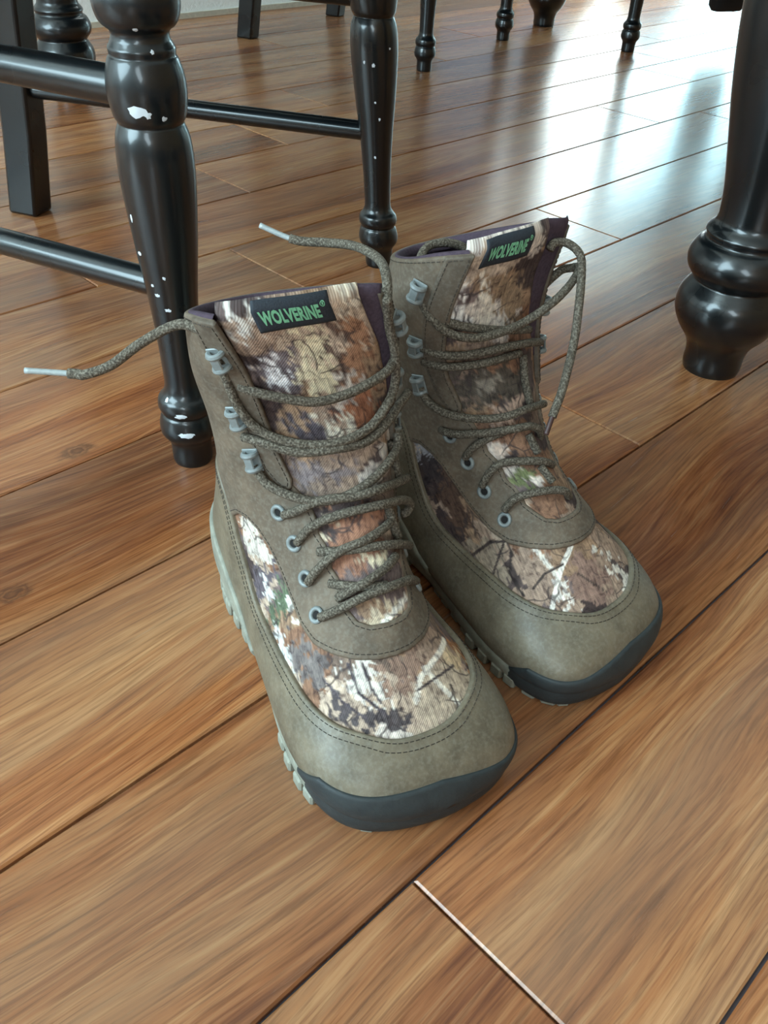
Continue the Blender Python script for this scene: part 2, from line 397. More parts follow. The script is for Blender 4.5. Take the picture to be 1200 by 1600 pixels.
for sx in (-1, 1):
    MB().add(*tube(spline([(sx*.035, 0, .29), (sx*.032, -.003, .34), (sx*.024, -.010, .372)], 6), .004, 8)).build('strap', M_BAG, bg)
# bare spots where the paint has come off the nearest legs
def chip(parent, cx, cy, dx, dy, prof, z, deg, w, h, seed):
    rs = random.Random(seed); pr = smooth_prof(prof, 4); n = 14; V = []; 
    rad = lambda zz: np.interp(zz, [p[1] for p in pr], [p[0] for p in pr])
    rings = (0, .5, 1.); R = [(rs.uniform(.55, 1.0)) for k in range(n)]
    for f in rings:
        for k in range(n):
            a = k/n*2*math.pi; zz = z+h/2*f*R[k]*math.sin(a); th = math.radians(deg)+w/2*f*R[k]*math.cos(a)/rad(z)
            r = rad(zz)+.00018*(1-f*.9); V.append((cx+dx*zz+r*math.cos(th), cy+dy*zz+r*math.sin(th), zz))
    F = []
    for r in range(2):
        for k in range(n): F.append((r*n+k, r*n+(k+1) % n, r*n+n+(k+1) % n, r*n+n+k))
    mesh('paint_chip', V, F, M_CHIP, parent, True)
ch1 = bpy.data.objects['dining_chair']; legs1 = [o for o in ch1.children if o.name.startswith('leg')]
hd_, hw_ = .441/2, (Vector((-.159, .587))-Vector((-.024, 1.008))).length/2
CH = [(-1, z, d, w, h) for z, d, w, h in ((.2735, -75, .014, .009), (.2715, -60, .006, .005), (.2690, -36, .004, .004), (.3055, -40, .003, .003), (.3175, -62, .004, .003),
      (.0530, -72, .012, .005), (.0365, -65, .015, .006), (.0635, -110, .004, .005), (.151, -92, .005, .0035), (.140, -72, .006, .0035), (.165, -70, .003, .003), (.158, -100, .003, .003),
      (.205, -118, .003, .008), (.180, -118, .006, .004))]
CH += [(1, z, d, w, h) for z, d, w, h in ((.223, -95, .003, .004), (.221, -72, .004, .005), (.185, -70, .003, .003), (.168, -58, .003, .004), (.128, -75, .003, .004), (.236, -30, .003, .003))]
for k, (sd, z, d, w, h) in enumerate(CH):
    lx, ly = (-.004, -.022) if sd < 0 else (-.055, -.035)
    chip(legs1[0 if sd < 0 else 1], hd_, sd*hw_, lx, ly, LEG_PROF, z, d, w, h, k)
# ---- boot surface: sections swept from collar round the ankle to the toe (mm) ----
#        Tx   Tz   Bx   Bz   w   yc   na   nb   tc  skew
BOOT_KEYS = [
 (113, 241, 27, 207, 50, 0, 2.3, 1.7, .36, -5),
 (109, 207, 21, 178, 53, 0, 2.2, 1.7, .36, 4),
 (112, 176, 16, 146, 49, 0, 2.1, 1.7, .38, 9),
 (121, 152, 11, 114, 47, 0, 2.0, 1.8, .42, 10),
 (133, 134, 6, 80, 46, 0, 2.0, 2.2, .50, 10),
 (147, 118, 4, 44, 46, 0, 2.0, 2.8, .58, 9),
 (163, 104, 18, 16, 46, 0, 2.0, 3.2, .64, 7),
 (179, 92, 66, 13, 47, 0, 2.0, 3.2, .68, 4),
 (194, 81, 112, 11, 50.5, 0, 2.1, 3.2, .70, 1),
 (208, 71, 152, 10, 55, 0, 2.2, 3.2, .70, 0),
 (222, 60, 188, 9, 57.5, 0, 2.3, 3.2, .68, -1),
 (236, 50, 218, 10, 55, 0, 2.4, 3.0, .64, -2),
 (248, 40, 240, 11, 46, 0, 2.4, 2.6, .58, -1),
 (255, 29, 252, 14, 28, 0, 2.2, 2.2, .52, 0),
 (258, 22, 258, 20, 0, 0, 2.0, 2.0, .50, 0)]
# sideways course of the sections (towards the big toe), for each boot as it stands
BOOT_YC = {1: [4, 9, 12, 14, 15, 14, 14, 15, 15.5, 17, 18.5, 20, 22, 23, 23],
           -1: [11, 8, 4, 1, 2, 4, 6, 8, 12, 15.5, 18.5, 21, 23, 23, 23]}
class BootSurf:
    NU, NT = 400, 340
    def __init__(s, mir=1):
        K = np.array(BOOT_KEYS, float); K[:, [0, 2]] = np.where(K[:, [0, 2]] > 150, 150+(K[:, [0, 2]]-150)*.955, K[:, [0, 2]]); n = len(K); K[:, 5] = BOOT_YC[mir]
        t = np.linspace(0, n-1, 4000)
        def cr(t):
            i = np.clip(t.astype(int), 0, n-2); f = (t-i)[:, None]
            P = lambda j: K[np.clip(j, 0, n-1)]
            p0, p1, p2, p3 = P(i-1), P(i), P(i+1), P(i+2)
            return .5*(2*p1+(p2-p0)*f+(2*p0-5*p1+4*p2-p3)*f*f+(3*p1-p0-3*p2+p3)*f**3)
        D = cr(t)
        L = np.r_[0, np.cumsum(np.hypot(*np.diff(D[:, :2], axis=0).T))]
        # ring spacing follows the ridge but leaves rings for the heel fan
        LB = np.r_[0, np.cumsum(np.hypot(*np.diff(D[:, 2:4], axis=0).T))]
        q = .65*L/L[-1]+.35*LB/LB[-1]
        tt = np.interp(np.linspace(0, 1, s.NU), q, t)
        D = cr(tt); s.L = np.interp(tt, t, L)
        th = np.linspace(0, 2*np.pi, s.NT, endpoint=False)
        c, sn = np.cos(th), np.sin(th)
        Tx, Tz, Bx, Bz, w, yc, na, nb, tc, sk = [D[:, i:i+1] for i in range(10)]
        up = c > 0
        tq = np.where(up, tc-tc*np.abs(c)**(2/na), tc+(1-tc)*np.abs(c)**(2/nb))
        y = w*np.sign(sn)*np.where(up, np.abs(sn)**(2/na), np.abs(sn)**(2/nb))
        V = np.stack([Tx+(Bx-Tx)*tq, y+yc+sk*np.maximum(c, 0)**2, Tz+(Bz-Tz)*tq], 2)/1000
        V[:, :, 1] *= 1
        s.mir = mir
        s.V = V; s.L = s.L/1000
        # signed arc length from the front ridge (medial side +)
        d = np.linalg.norm(np.diff(V, axis=1, append=V[:, :1]), axis=2)
        h = s.NT//2
        A = np.zeros((s.NU, s.NT))
        A[:, 1:h+1] = np.cumsum(d[:, :h], 1)
        A[:, h+1:] = -np.cumsum(d[:, ::-1], 1)[:, :h-1][:, ::-1]
        s.A = A
        V[-1] = V[-1].mean(0)
        du = np.gradient(V, axis=0)
        dv = np.roll(V, -1, 1)-np.roll(V, 1, 1)
        N = np.cross(du, dv); N /= np.linalg.norm(N, axis=2, keepdims=True)+1e-12
        ax = N[-10].mean(0); ax /= np.linalg.norm(ax)
        for k in range(9):
            t_ = (k+1)/9; N[-9+k] = N[-9+k]*(1-t_)+ax*t_; N[-9+k] /= np.linalg.norm(N[-9+k], axis=1, keepdims=True)+1e-12
        s.N = N
        if mir < 0:
            s.V = V*[1, -1, 1]; s.N = N*[1, -1, 1]
LACES_L = {
  'A': [[163.7, -12.1, 84.8], [170.1, -3.9, 93.7], [173.5, 9.0, 101.1], [173.8, 23.7, 102.8], [168.4, 38.2, 97.9], [158.2, 48.5, 84.5]],
  'B': [[163.3, -2.1, 94.8], [166.1, 3.2, 100.0], [167.7, 13.4, 105.5], [163.5, 26.6, 107.7], [156.5, 35.1, 106.8]],
  'C': [[154.4, -2.7, 98.1], [163.2, 4.5, 101.5], [168.5, 13.2, 102.1], [170.1, 23.8, 100.9]],
  'D': [[145.7, -11.7, 94.3], [148.4, -6.9, 104.6], [150.7, 4.2, 115.4], [152.9, 17.9, 120.2], [147.8, 31.6, 120.6], [140.9, 39.8, 118.7]],
  'E': [[140.1, -3.4, 109.4], [150.7, 7.9, 115.0], [155.6, 24.3, 116.5], [153.3, 39.1, 111.1], [140.0, 53.0, 95.1]],
  'F': [[129.7, -11.5, 109.7], [133.8, -5.2, 121.7], [138.4, 5.7, 129.2], [141.9, 16.9, 132.6], [141.9, 33.9, 131.9], [134.1, 49.9, 124.6], [127.3, 58.5, 114.4], [128.4, 56.2, 110.3], [127.8, 53.3, 108.9]],
  'G': [[118.5, -14.6, 121.9], [126.0, -9.3, 128.9], [130.3, -1.9, 135.0], [134.9, 7.1, 138.6], [138.5, 18.3, 139.2], [137.5, 34.5, 139.3], [118.8, 60.4, 126.2]],
  'H': [[103.4, -24.5, 147.2], [106.6, -23.3, 144.0], [112.1, -20.1, 139.3], [122.2, -11.4, 136.7], [129.9, -1.7, 135.9], [135.5, 10.5, 138.0], [135.0, 23.6, 141.1], [131.4, 34.6, 144.0], [125.7, 44.8, 147.6], [116.7, 53.9, 148.5], [111.4, 55.4, 153.3]],
  'I': [[100.5, -28.9, 164.8], [103.0, -27.3, 165.2], [109.6, -21.7, 165.2], [114.8, -15.0, 163.6], [121.1, -4.5, 162.1], [126.6, 11.1, 163.6], [126.4, 29.3, 163.6], [120.6, 44.2, 168.5], [111.2, 55.2, 170.5], [100.2, 67.1, 170.7]],
  'J': [[99.7, -37.3, 207.6], [100.6, -33.9, 194.9], [101.7, -31.2, 185.4], [105.8, -25.1, 174.6], [112.5, -15.7, 168.6], [120.6, -1.4, 165.7], [125.9, 14.2, 166.7], [124.5, 31.1, 170.0], [118.2, 44.2, 177.0], [110.9, 52.6, 184.8], [109.9, 51.9, 203.4], [109.8, 47.8, 218.5], [112.7, 44.5, 234.2]],
  'K': [[102.3, -30.1, 196.5], [107.9, -23.2, 194.5], [113.4, -11.9, 191.8], [117.9, 3.3, 188.7], [118.8, 16.9, 189.2], [117.5, 31.7, 191.7], [113.4, 46.2, 195.1], [106.9, 53.8, 197.7]],
  'S': [[112.1, 52.2, 149.0], [113.6, 54.2, 136.5], [117.8, 54.8, 125.7]],
  'T': [[137.9, 38.4, 126.8], [141.7, 39.8, 117.9], [146.1, 41.7, 109.3]],
  'free_lat': [[101.8, -36.8, 210.7], [100.3, -39.1, 220.6], [96.9, -43.3, 225.1], [90.7, -47.6, 226.3], [85.7, -52.4, 225.8], [80.2, -59.8, 221.1], [75.4, -72.0, 212.8], [71.6, -84.9, 202.9], [66.8, -97.0, 197.8], [62.3, -101.8, 196.8], [50.9, -123.1, 196.9]],
  'free_med': [[112.7, 44.5, 234.2], [102.0, 49.0, 240.7], [83.1, 54.9, 241.1], [63.7, 56.0, 239.2], [44.8, 54.9, 235.5], [29.1, 46.8, 232.1], [16.4, 33.8, 230.5], [2.9, 17.9, 236.0]],
}
LACES_R = {
  'A': [[155.9, -41.2, 87.7], [159.9, -37.0, 97.3], [167.0, -28.8, 102.5], [173.4, -17.0, 103.1], [176.1, -9.4, 99.9], [175.8, -4.4, 93.9]],
  'B': [[136.8, -42.4, 95.3], [139.8, -40.6, 106.6], [143.8, -34.9, 113.8], [152.5, -24.8, 116.1], [158.2, -13.4, 114.2], [157.4, -2.5, 106.8]],
  'C': [[121.1, -43.7, 108.6], [125.8, -42.6, 118.6], [131.1, -35.3, 125.7], [135.6, -26.7, 129.5]],
  'D': [[100.6, -46.3, 119.9], [106.3, -48.0, 121.8], [115.2, -46.8, 124.3], [127.9, -40.9, 129.4], [140.1, -26.4, 133.2], [144.1, -13.8, 132.8], [145.5, -5.5, 127.2], [143.6, -1.5, 119.4]],
  'E': [[85.3, -52.4, 145.0], [89.3, -52.3, 140.6], [95.7, -52.0, 137.7], [107.9, -49.6, 136.2], [124.2, -41.3, 138.1], [135.0, -28.1, 140.2], [138.5, -12.7, 141.9], [133.8, 9.5, 135.2]],
  'F': [[86.9, -54.1, 164.4], [103.4, -49.3, 166.6], [117.1, -31.6, 169.9], [119.9, -5.0, 169.3]],
  'G': [[86.9, -55.6, 173.8], [99.8, -52.0, 173.9], [111.2, -42.4, 175.7], [120.0, -19.9, 177.7], [120.4, 2.4, 174.2], [115.1, 19.5, 167.2]],
  'I': [[87.6, -58.3, 194.7], [99.4, -53.7, 195.9], [108.4, -42.2, 192.4], [115.6, -20.4, 187.1], [115.6, 6.3, 179.9]],
  'H': [[86.9, -60.8, 207.6], [89.4, -60.4, 204.2], [95.3, -59.1, 198.0], [104.6, -53.4, 190.8], [113.6, -43.5, 188.1], [119.7, -29.6, 189.1], [123.4, -10.2, 192.4]],
  'S': [[117.1, 2.3, 164.5], [123.3, -0.3, 151.8], [131.9, -2.0, 138.4]],
  'T': [[143.5, -13.4, 126.3], [152.4, -12.3, 116.6]],
  'U': [[158.1, -15.5, 111.7], [167.8, -12.8, 104.1]],
  'loop': [[123.4, -10.2, 192.4], [129.5, 5.2, 202.8], [128.6, 21.0, 210.4], [122.6, 34.8, 214.7], [114.5, 37.0, 211.3], [108.1, 36.6, 207.5], [102.7, 31.0, 198.2]],
  'free_med': [[87.0, -61.4, 207.0], [81.1, -58.0, 215.5], [75.1, -51.6, 223.2], [70.0, -41.1, 227.1], [71.7, -30.8, 227.7], [75.1, -21.6, 225.7], [78.2, -15.1, 221.9]],
  'free_lat': [[113.6, 15.2, 227.3], [113.6, 19.2, 230.7], [118.9, 25.0, 230.5], [126.5, 27.7, 225.6], [132.5, 24.2, 216.9], [140.9, 15.9, 202.1], [149.9, 5.2, 184.6], [159.6, -10.7, 165.4], [164.4, -21.6, 154.9], [167.7, -29.5, 145.3]],
}
PRINT_L = [
 ((208, 200, 188), 0, [(124, -84), (124, -71), (139, -63), (146, -61), (149, -79), (145, -92)]),
 ((95, 85, 97), 0, [(150, -90), (146, -62), (154, -60), (163, -81), (165, -92)]),
 ((92, 112, 84), 0, [(157, -68), (153, -52), (167, -53), (176, -73), (179, -88), (169, -82)]),
 ((225, 225, 215), 0, [(165, -57), (163, -50), (172, -48), (174, -58)]),
 ((225, 225, 225), 0, [(155, -80), (155, -76), (162, -73), (164, -78)]),
 ((205, 208, 208), 0, [(180, -77), (183, -63), (191, -58), (195, -66), (186, -76)]),
 ((116, 106, 106), 0, [(179, -62), (184, -47), (195, -37), (210, -37), (202, -54), (185, -65)]),
 ((84, 75, 80), 0, [(207, -43), (219, -26), (231, -2), (236, -15), (227, -29), (216, -42)]),
 ((216, 209, 200), 0, [(198, -31), (198, -15), (209, -9), (221, -11), (222, -20), (211, -29)]),
 ((152, 118, 100), 0, [(202, -10), (199, 14), (212, 13), (220, 2), (217, -9)]),
 ((184, 162, 138), 0, [(214, 8), (210, 32), (224, 47), (235, 51), (246, 20), (240, 0), (225, 0)]),
 ((172, 108, 50), 0, [(197, 42), (206, 66), (226, 58), (233, 55), (221, 46), (207, 37)]),
 ((206, 176, 134), 0, [(203, 34), (210, 51), (216, 38), (211, 27)]),
 ((208, 203, 198), 0, [(0, -39), (0, -23), (13, -29), (9, -35)]),
 ((112, 98, 106), 0, [(24, -32), (21, -11), (50, -17), (56, -32), (41, -36)]),
 ((222, 222, 232), 0, [(30, -31), (28, -24), (45, -26), (45, -32)]),
 ((218, 203, 166), 0, [(17, -10), (14, 6), (36, 4), (52, 3), (54, -15), (32, -12)]),
 ((112, 86, 76), 0, [(13, 7), (14, 14), (52, 11), (51, 4)]),
 ((226, 212, 192), 0, [(0, 16), (0, 28), (6, 30), (10, 16)]),
 ((168, 116, 80), 0, [(15, 15), (14, 26), (48, 21), (52, 8)]),
 ((162, 95, 55), 0, [(61, 0), (56, 24), (75, 24), (80, 3), (71, -6)]),
 ((85, 75, 87), 0, [(64, -32), (69, -12), (83, -7), (83, -26)]),
 ((218, 208, 188), 0, [(68, -12), (69, 2), (83, 1), (83, -7)]),
 ((128, 112, 115), 0, [(89, -41), (95, 3), (102, 1), (103, -38)]),
 ((162, 105, 74), 0, [(117, -24), (124, 13), (151, 6), (150, -26)]),
 ((215, 198, 165), 0, [(123, -23), (122, -18), (136, -21), (133, -25)]),
 ((215, 198, 162), 0, [(144, -4), (145, 4), (153, 6), (152, -2)]),
 ((205, 184, 152), 0, [(176, -19), (174, -4), (173, 15), (184, 7), (183, -15)]),
 ((232, 224, 212), 3.0, [(201, 39), (209, 19), (214, 9), (225, 2)]),
 ((228, 220, 206), 2.8, [(210, 13), (224, 20), (238, 28)]),
 ((78, 66, 68), 1.5, [(220, 5), (216, 23), (214, 33)]),
 ((80, 70, 80), 1.6, [(197, -25), (212, -25), (227, -15)]),
 ((80, 70, 80), 1.4, [(199, -18), (212, -18), (220, -16)]),
 ((90, 80, 90), 1.4, [(201, -41), (213, -35), (224, -26)]),
 ((240, 235, 225), 3.5, [(181, -2), (173, 15)]),
 ((70, 60, 58), 1.3, [(34, -3), (19, 8)]),
 ((84, 72, 70), 1.2, [(223, 25), (236, 24)]),
 ((120, 80, 45), 2.0, [(204, 50), (218, 51), (231, 40)]),
]
PRINT_R = [
 ((62, 52, 56), 0, [(122, 81), (131, 62), (146, 64), (147, 88)]),
 ((98, 70, 56), 0, [(134, 64), (162, 55), (177, 63), (177, 82), (153, 80)]),
 ((150, 150, 162), 0, [(122, 80), (122, 71), (131, 71), (132, 83)]),
 ((152, 132, 112), 0, [(179, 74), (181, 51), (199, 48), (206, 61), (191, 72)]),
 ((168, 138, 118), 0, [(193, 46), (191, 27), (208, 23), (223, 36), (210, 46)]),
 ((225, 218, 212), 0, [(214, 27), (216, 22), (231, 22), (229, 31)]),
 ((152, 116, 102), 0, [(204, 12), (208, -7), (231, -11), (237, 6), (227, 25)]),
 ((214, 207, 198), 0, [(208, -7), (217, -19), (240, -34), (246, -19), (226, -15)]),
 ((128, 96, 76), 0, [(6, 57), (5, 47), (44, 35), (43, 43)]),
 ((228, 224, 222), 0, [(0, 49), (2, 44), (17, 35), (32, 33), (45, 27), (44, 35), (32, 39), (16, 41)]),
 ((218, 206, 192), 0, [(18, 27), (20, 20), (57, 7), (55, 15)]),
 ((152, 122, 92), 0, [(20, 18), (26, -7), (55, -14), (54, 1)]),
 ((84, 74, 66), 0, [(79, 40), (75, 16), (87, -16), (105, -5), (100, 35)]),
 ((128, 118, 108), 0, [(83, 25), (84, 9), (96, 9), (93, 26)]),
 ((188, 152, 132), 0, [(102, 16), (103, -3), (117, 6), (115, 18)]),
 ((202, 176, 162), 0, [(124, 23), (126, 15), (133, 18), (132, 27)]),
 ((112, 122, 72), 0, [(144, 18), (146, 6), (156, 11), (153, 22)]),
 ((70, 56, 54), 1.6, [(187, 74), (182, 54), (183, 43), (191, 44)]),
 ((70, 56, 54), 1.4, [(184, 46), (198, 63)]),
 ((62, 50, 50), 1.8, [(189, 44), (199, 51), (211, 49)]),
 ((232, 224, 214), 2.8, [(189, 30), (200, 28), (209, 26)]),
 ((236, 230, 222), 3.2, [(199, 9), (210, 24), (224, 37)]),
 ((80, 66, 62), 1.5, [(210, 42), (206, 32), (206, 19)]),
 ((90, 74, 68), 1.4, [(215, 12), (234, -2)]),
]
# ------------------------------------------------------------------ boot materials
def mat_leather(name, rgb, dust=.35, rough=.72):
    mt = newmat(name, lin(*rgb), rough, .3); q = NT(mt); v = q.obj()
    n1 = q.noise(v, 55, 5, .6); n2 = q.noise(v, 420, 3, .6)
    a = tuple(c*.72 for c in lin(*rgb)); b = tuple(c*1.3 for c in lin(*rgb))
    c = q.ramp(n1, [(.32, a), (.68, b)])
    c = q.mix(q.math('MULTIPLY', q.ramp(n2, [(.45, (0, 0, 0)), (.75, (1, 1, 1))]), dust), c, lin(150, 146, 134))
    q.l(c, q.b.inputs['Base Color']); q.b.inputs['Specular IOR Level'].default_value = .45; q.bump(q.math('ADD', n2, q.math('MULTIPLY', n1, .5)), .28, .0006); return mt
def mat_camo():
    mt = newmat('camouflage_print', rough=.8, spec=.25); q = NT(mt)
    col = q.n('ShaderNodeAttribute', attribute_name='print').outputs['Color']
    L = q.n('ShaderNodeAttribute', attribute_name='pl').outputs['Fac']; A = q.n('ShaderNodeAttribute', attribute_name='pa').outputs['Fac']
    cv = q.n('ShaderNodeCombineXYZ'); q.l(L, cv.inputs[0]); q.l(A, cv.inputs[1]); v = cv.outputs[0]
    streak = q.noise(q.mapping(v, (70, 520, 1)), 1.0, 5, .65, .6)        # bark lines
    blot = q.noise(q.mapping(v, (210, 210, 1), (3, 1, 0)), 1.0, 4, .6, .8)
    c = q.mix(1.0, col, q.ramp(streak, [(.30, (.42, .38, .38)), (.47, (.92, .90, .88)), (.66, (1.18, 1.15, 1.1))]), 'MULTIPLY')
    c = q.mix(1.0, c, q.ramp(blot, [(.30, (.36, .32, .33)), (.44, (.86, .84, .83)), (.54, (1.05, 1.03, 1)), (.70, (1.35, 1.32, 1.28))]), 'MULTIPLY')
    wq = q.n('ShaderNodeVectorMath', op='ADD'); q.l(v, wq.inputs[0])
    wn = q.n('ShaderNodeTexNoise', i_Scale=60.0, i_Detail=2.0); q.l(v, wn.inputs['Vector'])
    sc = q.n('ShaderNodeVectorMath', op='SCALE'); q.l(wn.outputs['Color'], sc.inputs[0]); sc.inputs['Scale'].default_value = .016
    q.l(sc.outputs[0], wq.inputs[1])
    vo = q.n('ShaderNodeTexVoronoi', feature='DISTANCE_TO_EDGE', i_Scale=58.0); q.l(wq.outputs[0], vo.inputs['Vector'])
    tw = q.ramp(vo.outputs['Distance'], [(.012, (1, 1, 1)), (.045, (0, 0, 0))])   # fine dark twigs
    gate = q.ramp(q.noise(v, 45, 2), [(.48, (0, 0, 0)), (.56, (1, 1, 1))])
    c = q.mix(q.math('MULTIPLY', q.math('MULTIPLY', tw, gate), .75), c, lin(64, 54, 54))
    q.l(c, q.b.inputs['Base Color'])
    wv = q.n('ShaderNodeTexWave', i_Scale=420.0, bands_direction='DIAGONAL'); q.l(v, wv.inputs['Vector'])
    q.bump(q.math('ADD', wv.outputs['Fac'], blot), .25, .0005); return mt
def mat_lace():
    mt = newmat('braided_lace', lin(88, 80, 68), .8, .25); q = NT(mt); v = q.obj()
    n1 = q.noise(v, 900, 2, .5); n2 = q.noise(v, 90, 2)
    c = q.ramp(n1, [(.36, lin(62, 55, 47)), (.52, lin(94, 86, 75)), (.68, lin(132, 125, 113))])
    q.l(q.mix(q.math('MULTIPLY', n2, .3), c, lin(70, 62, 54)), q.b.inputs['Base Color']); q.bump(n1, .6, .0008); return mt
def mat_rubber(name, rgb, dusty, amount):
    mt = newmat(name, lin(*rgb), .62, .4); q = NT(mt); v = q.obj()
    n = q.noise(v, 70, 5, .65, .4); n2 = q.noise(v, 420, 3)
    f = q.math('MULTIPLY', q.ramp(n, [(.3, (1, 1, 1)), (.75, (.25, .25, .25))]), amount)
    q.l(q.mix(f, lin(*rgb), lin(*dusty)), q.b.inputs['Base Color']); q.bump(n2, .35, .0007); return mt
M_QUARTER = mat_leather('brown_nubuck', (98, 84, 70), .25)
M_STRIP = mat_leather('dark_nubuck', (86, 74, 62), .2)
M_RAND = mat_leather('dusty_nubuck', (106, 96, 80), .3, .46)
M_CAMO = mat_camo()
M_LACE = mat_lace()
M_LINING = mat_plain('purple_grey_lining', (74, 62, 72), .95, 500, .4, .0008, .2, .15)
M_SOLE = mat_rubber('dusty_outsole', (88, 88, 80), (160, 160, 146), .85)
M_BUMPER = mat_rubber('dark_rubber', (30, 34, 37), (84, 92, 92), .25)
M_EYELET = mat_plain('grey_enamel', (120, 126, 126), .4, 300, .1, .0003, .15, .6)
M_HOLE = newmat('dark_hole', lin(24, 22, 22), .9)
M_STITCH = mat_plain('brown_thread', (58, 50, 44), .9)
M_LABEL = mat_plain('navy_label', (38, 44, 52), .7, 900, .5, .0004, .2)
M_LETTER = mat_plain('green_thread', (120, 184, 146), .7, 900, .3, .0003, .12)
M_DARKAG = mat_plain('dark_brown_aglet', (66, 44, 42), .45, 400, .1, .0003, .15, .5)
M_AGLET = mat_plain('clear_grey_aglet', (150, 156, 156), .3, 400, .1, .0003, .15, .6)

# ------------------------------------------------------------------ boot geometry
def sdf_poly(x, y, P):                            # signed distance, + inside
    P = np.asarray(P, float); d = np.full(x.shape, 1e9); ins = np.zeros(x.shape, bool)
    for (ax, ay), (bx, by) in zip(P, np.roll(P, -1, 0)):
        ex, ey = bx-ax, by-ay; t = np.clip(((x-ax)*ex+(y-ay)*ey)/(ex*ex+ey*ey+1e-9), 0, 1)
        d = np.minimum(d, np.hypot(x-ax-t*ex, y-ay-t*ey))
        cr = ((ay > y) != (by > y)); xs = ax+(y-ay)/(ey if abs(ey) > 1e-9 else 1e-9)*ex
        ins ^= cr & (x < xs)
    return np.where(ins, d, -d)
def dist_line(x, y, P):
    d = np.full(x.shape, 1e9); P = np.asarray(P, float)
    for (ax, ay), (bx, by) in zip(P, P[1:]):
        ex, ey = bx-ax, by-ay; t = np.clip(((x-ax)*ex+(y-ay)*ey)/(ex*ex+ey*ey+1e-9), 0, 1)
        d = np.minimum(d, np.hypot(x-ax-t*ex, y-ay-t*ey))
    return d
def vnoise(x, y, s, seed):
    rs = np.random.RandomState(seed); G = rs.rand(64, 64)
    x = x/s; y = y/s; i = np.floor(x).astype(int); j = np.floor(y).astype(int); f = x-i; g = y-j
    f = f*f*(3-2*f); g = g*g*(3-2*g); h = lambda a, b: G[a % 64, b % 64]
    return (h(i, j)*(1-f)+h(i+1, j)*f)*(1-g)+(h(i, j+1)*(1-f)+h(i+1, j+1)*f)*g
def cut(P, T, g):                                 # split triangles along g = 0 (g: column index)
    s = P[:, g] > 0; k = s[T].sum(1); mix = (k == 1) | (k == 2)
    if not mix.any(): return P, T
    M = T[mix]; sm = s[M]; lone = np.where(sm.sum(1) == 1, np.argmax(sm, 1), np.argmin(sm, 1))
    r = np.arange(len(M)); a, b, c = M[r, lone], M[r, (lone+1) % 3], M[r, (lone+2) % 3]
    E = np.sort(np.concatenate([np.c_[a, b], np.c_[a, c]]), 1)
    u, inv = np.unique(E, axis=0, return_inverse=True); inv = inv.ravel()
    g0, g1 = P[u[:, 0], g], P[u[:, 1], g]; t = (g0/(g0-g1))[:, None]
    N = P[u[:, 0]]*(1-t)+P[u[:, 1]]*t; N[:, g] = 0
    n = len(P); ab = inv[:len(M)]+n; ac = inv[len(M):]+n
    return np.concatenate([P, N]), np.concatenate([T[~mix], np.c_[a, ab, ac], np.c_[ab, b, c], np.c_[ab, c, ac]])
def compact(P, T):
    u, inv = np.unique(T, return_inverse=True); return P[u], inv.reshape(-1, 3)
def clip(P, T, g, edge=()):                       # keep g > 0, with extra cuts at the given distances
    for lv in (0.,)+tuple(edge):
        P = P.copy(); P[:, g] -= lv; z = np.abs(P[:, g]) < 1e-7; P[z, g] = 1e-7
        P, T = cut(P, T, g)
        if lv == 0.: T = T[(P[T, g] >= 0).all(1) & (P[T, g].max(1) > 0)]
        P[:, g] += lv
    return compact(P, T)
def rim(T):
    E = np.concatenate([T[:, [0, 1]], T[:, [1, 2]], T[:, [2, 0]]]); S = np.sort(E, 1)
    u, i, c = np.unique(S, axis=0, return_index=True, return_counts=True); return E[i[c == 1]]
def chains(E):
    nxt = {}
    for a, b in E: nxt.setdefault(int(a), []).append(int(b))
    out = []; starts = set(nxt)-{int(b) for b in E[:, 1]}
    for st in list(starts)+list(nxt):
        if not nxt.get(st): continue
        ch = [st]
        while nxt.get(ch[-1]): ch.append(nxt[ch[-1]].pop())
        out.append(ch)
    return out

OUTER = [(199.5, 0), (198.8, 9), (196, 20), (191, 31.5), (185, 43), (176, 51), (162, 56), (147, 59.5), (136, 63), (128, 68),
         (122.5, 75), (121, 84), (123, 92), (128, 105), (132, 130), (132, 400), (-80, 400)]
OUTER = OUTER+[(l, -a) for l, a in OUTER[::-1]]
OPEN = [(181.5, 0), (180.8, 9), (177.5, 15), (171, 18.5), (166, 20.5), (161, 19.5), (154, 20), (148, 23), (142, 22.5), (135, 23.5), (129, 26.5), (123, 26),
        (117, 27.5), (110, 30), (103, 34.5), (98, 37.5), (80, 38.5), (45, 39), (15, 39.5), (-80, 41)]
OPEN = OPEN+[(l, -a) for l, a in OPEN[::-1]]
RAND_X = [-20, 62, 74, 83, 91, 103, 118, 140, 200, 222, 234, 239, 262]
RAND_Z = [118, 118, 108, 90, 76, 61, 54.5, 53.5, 55, 54.5, 50, 48.5, 48.5]
COLLAR = [(0, 0)]
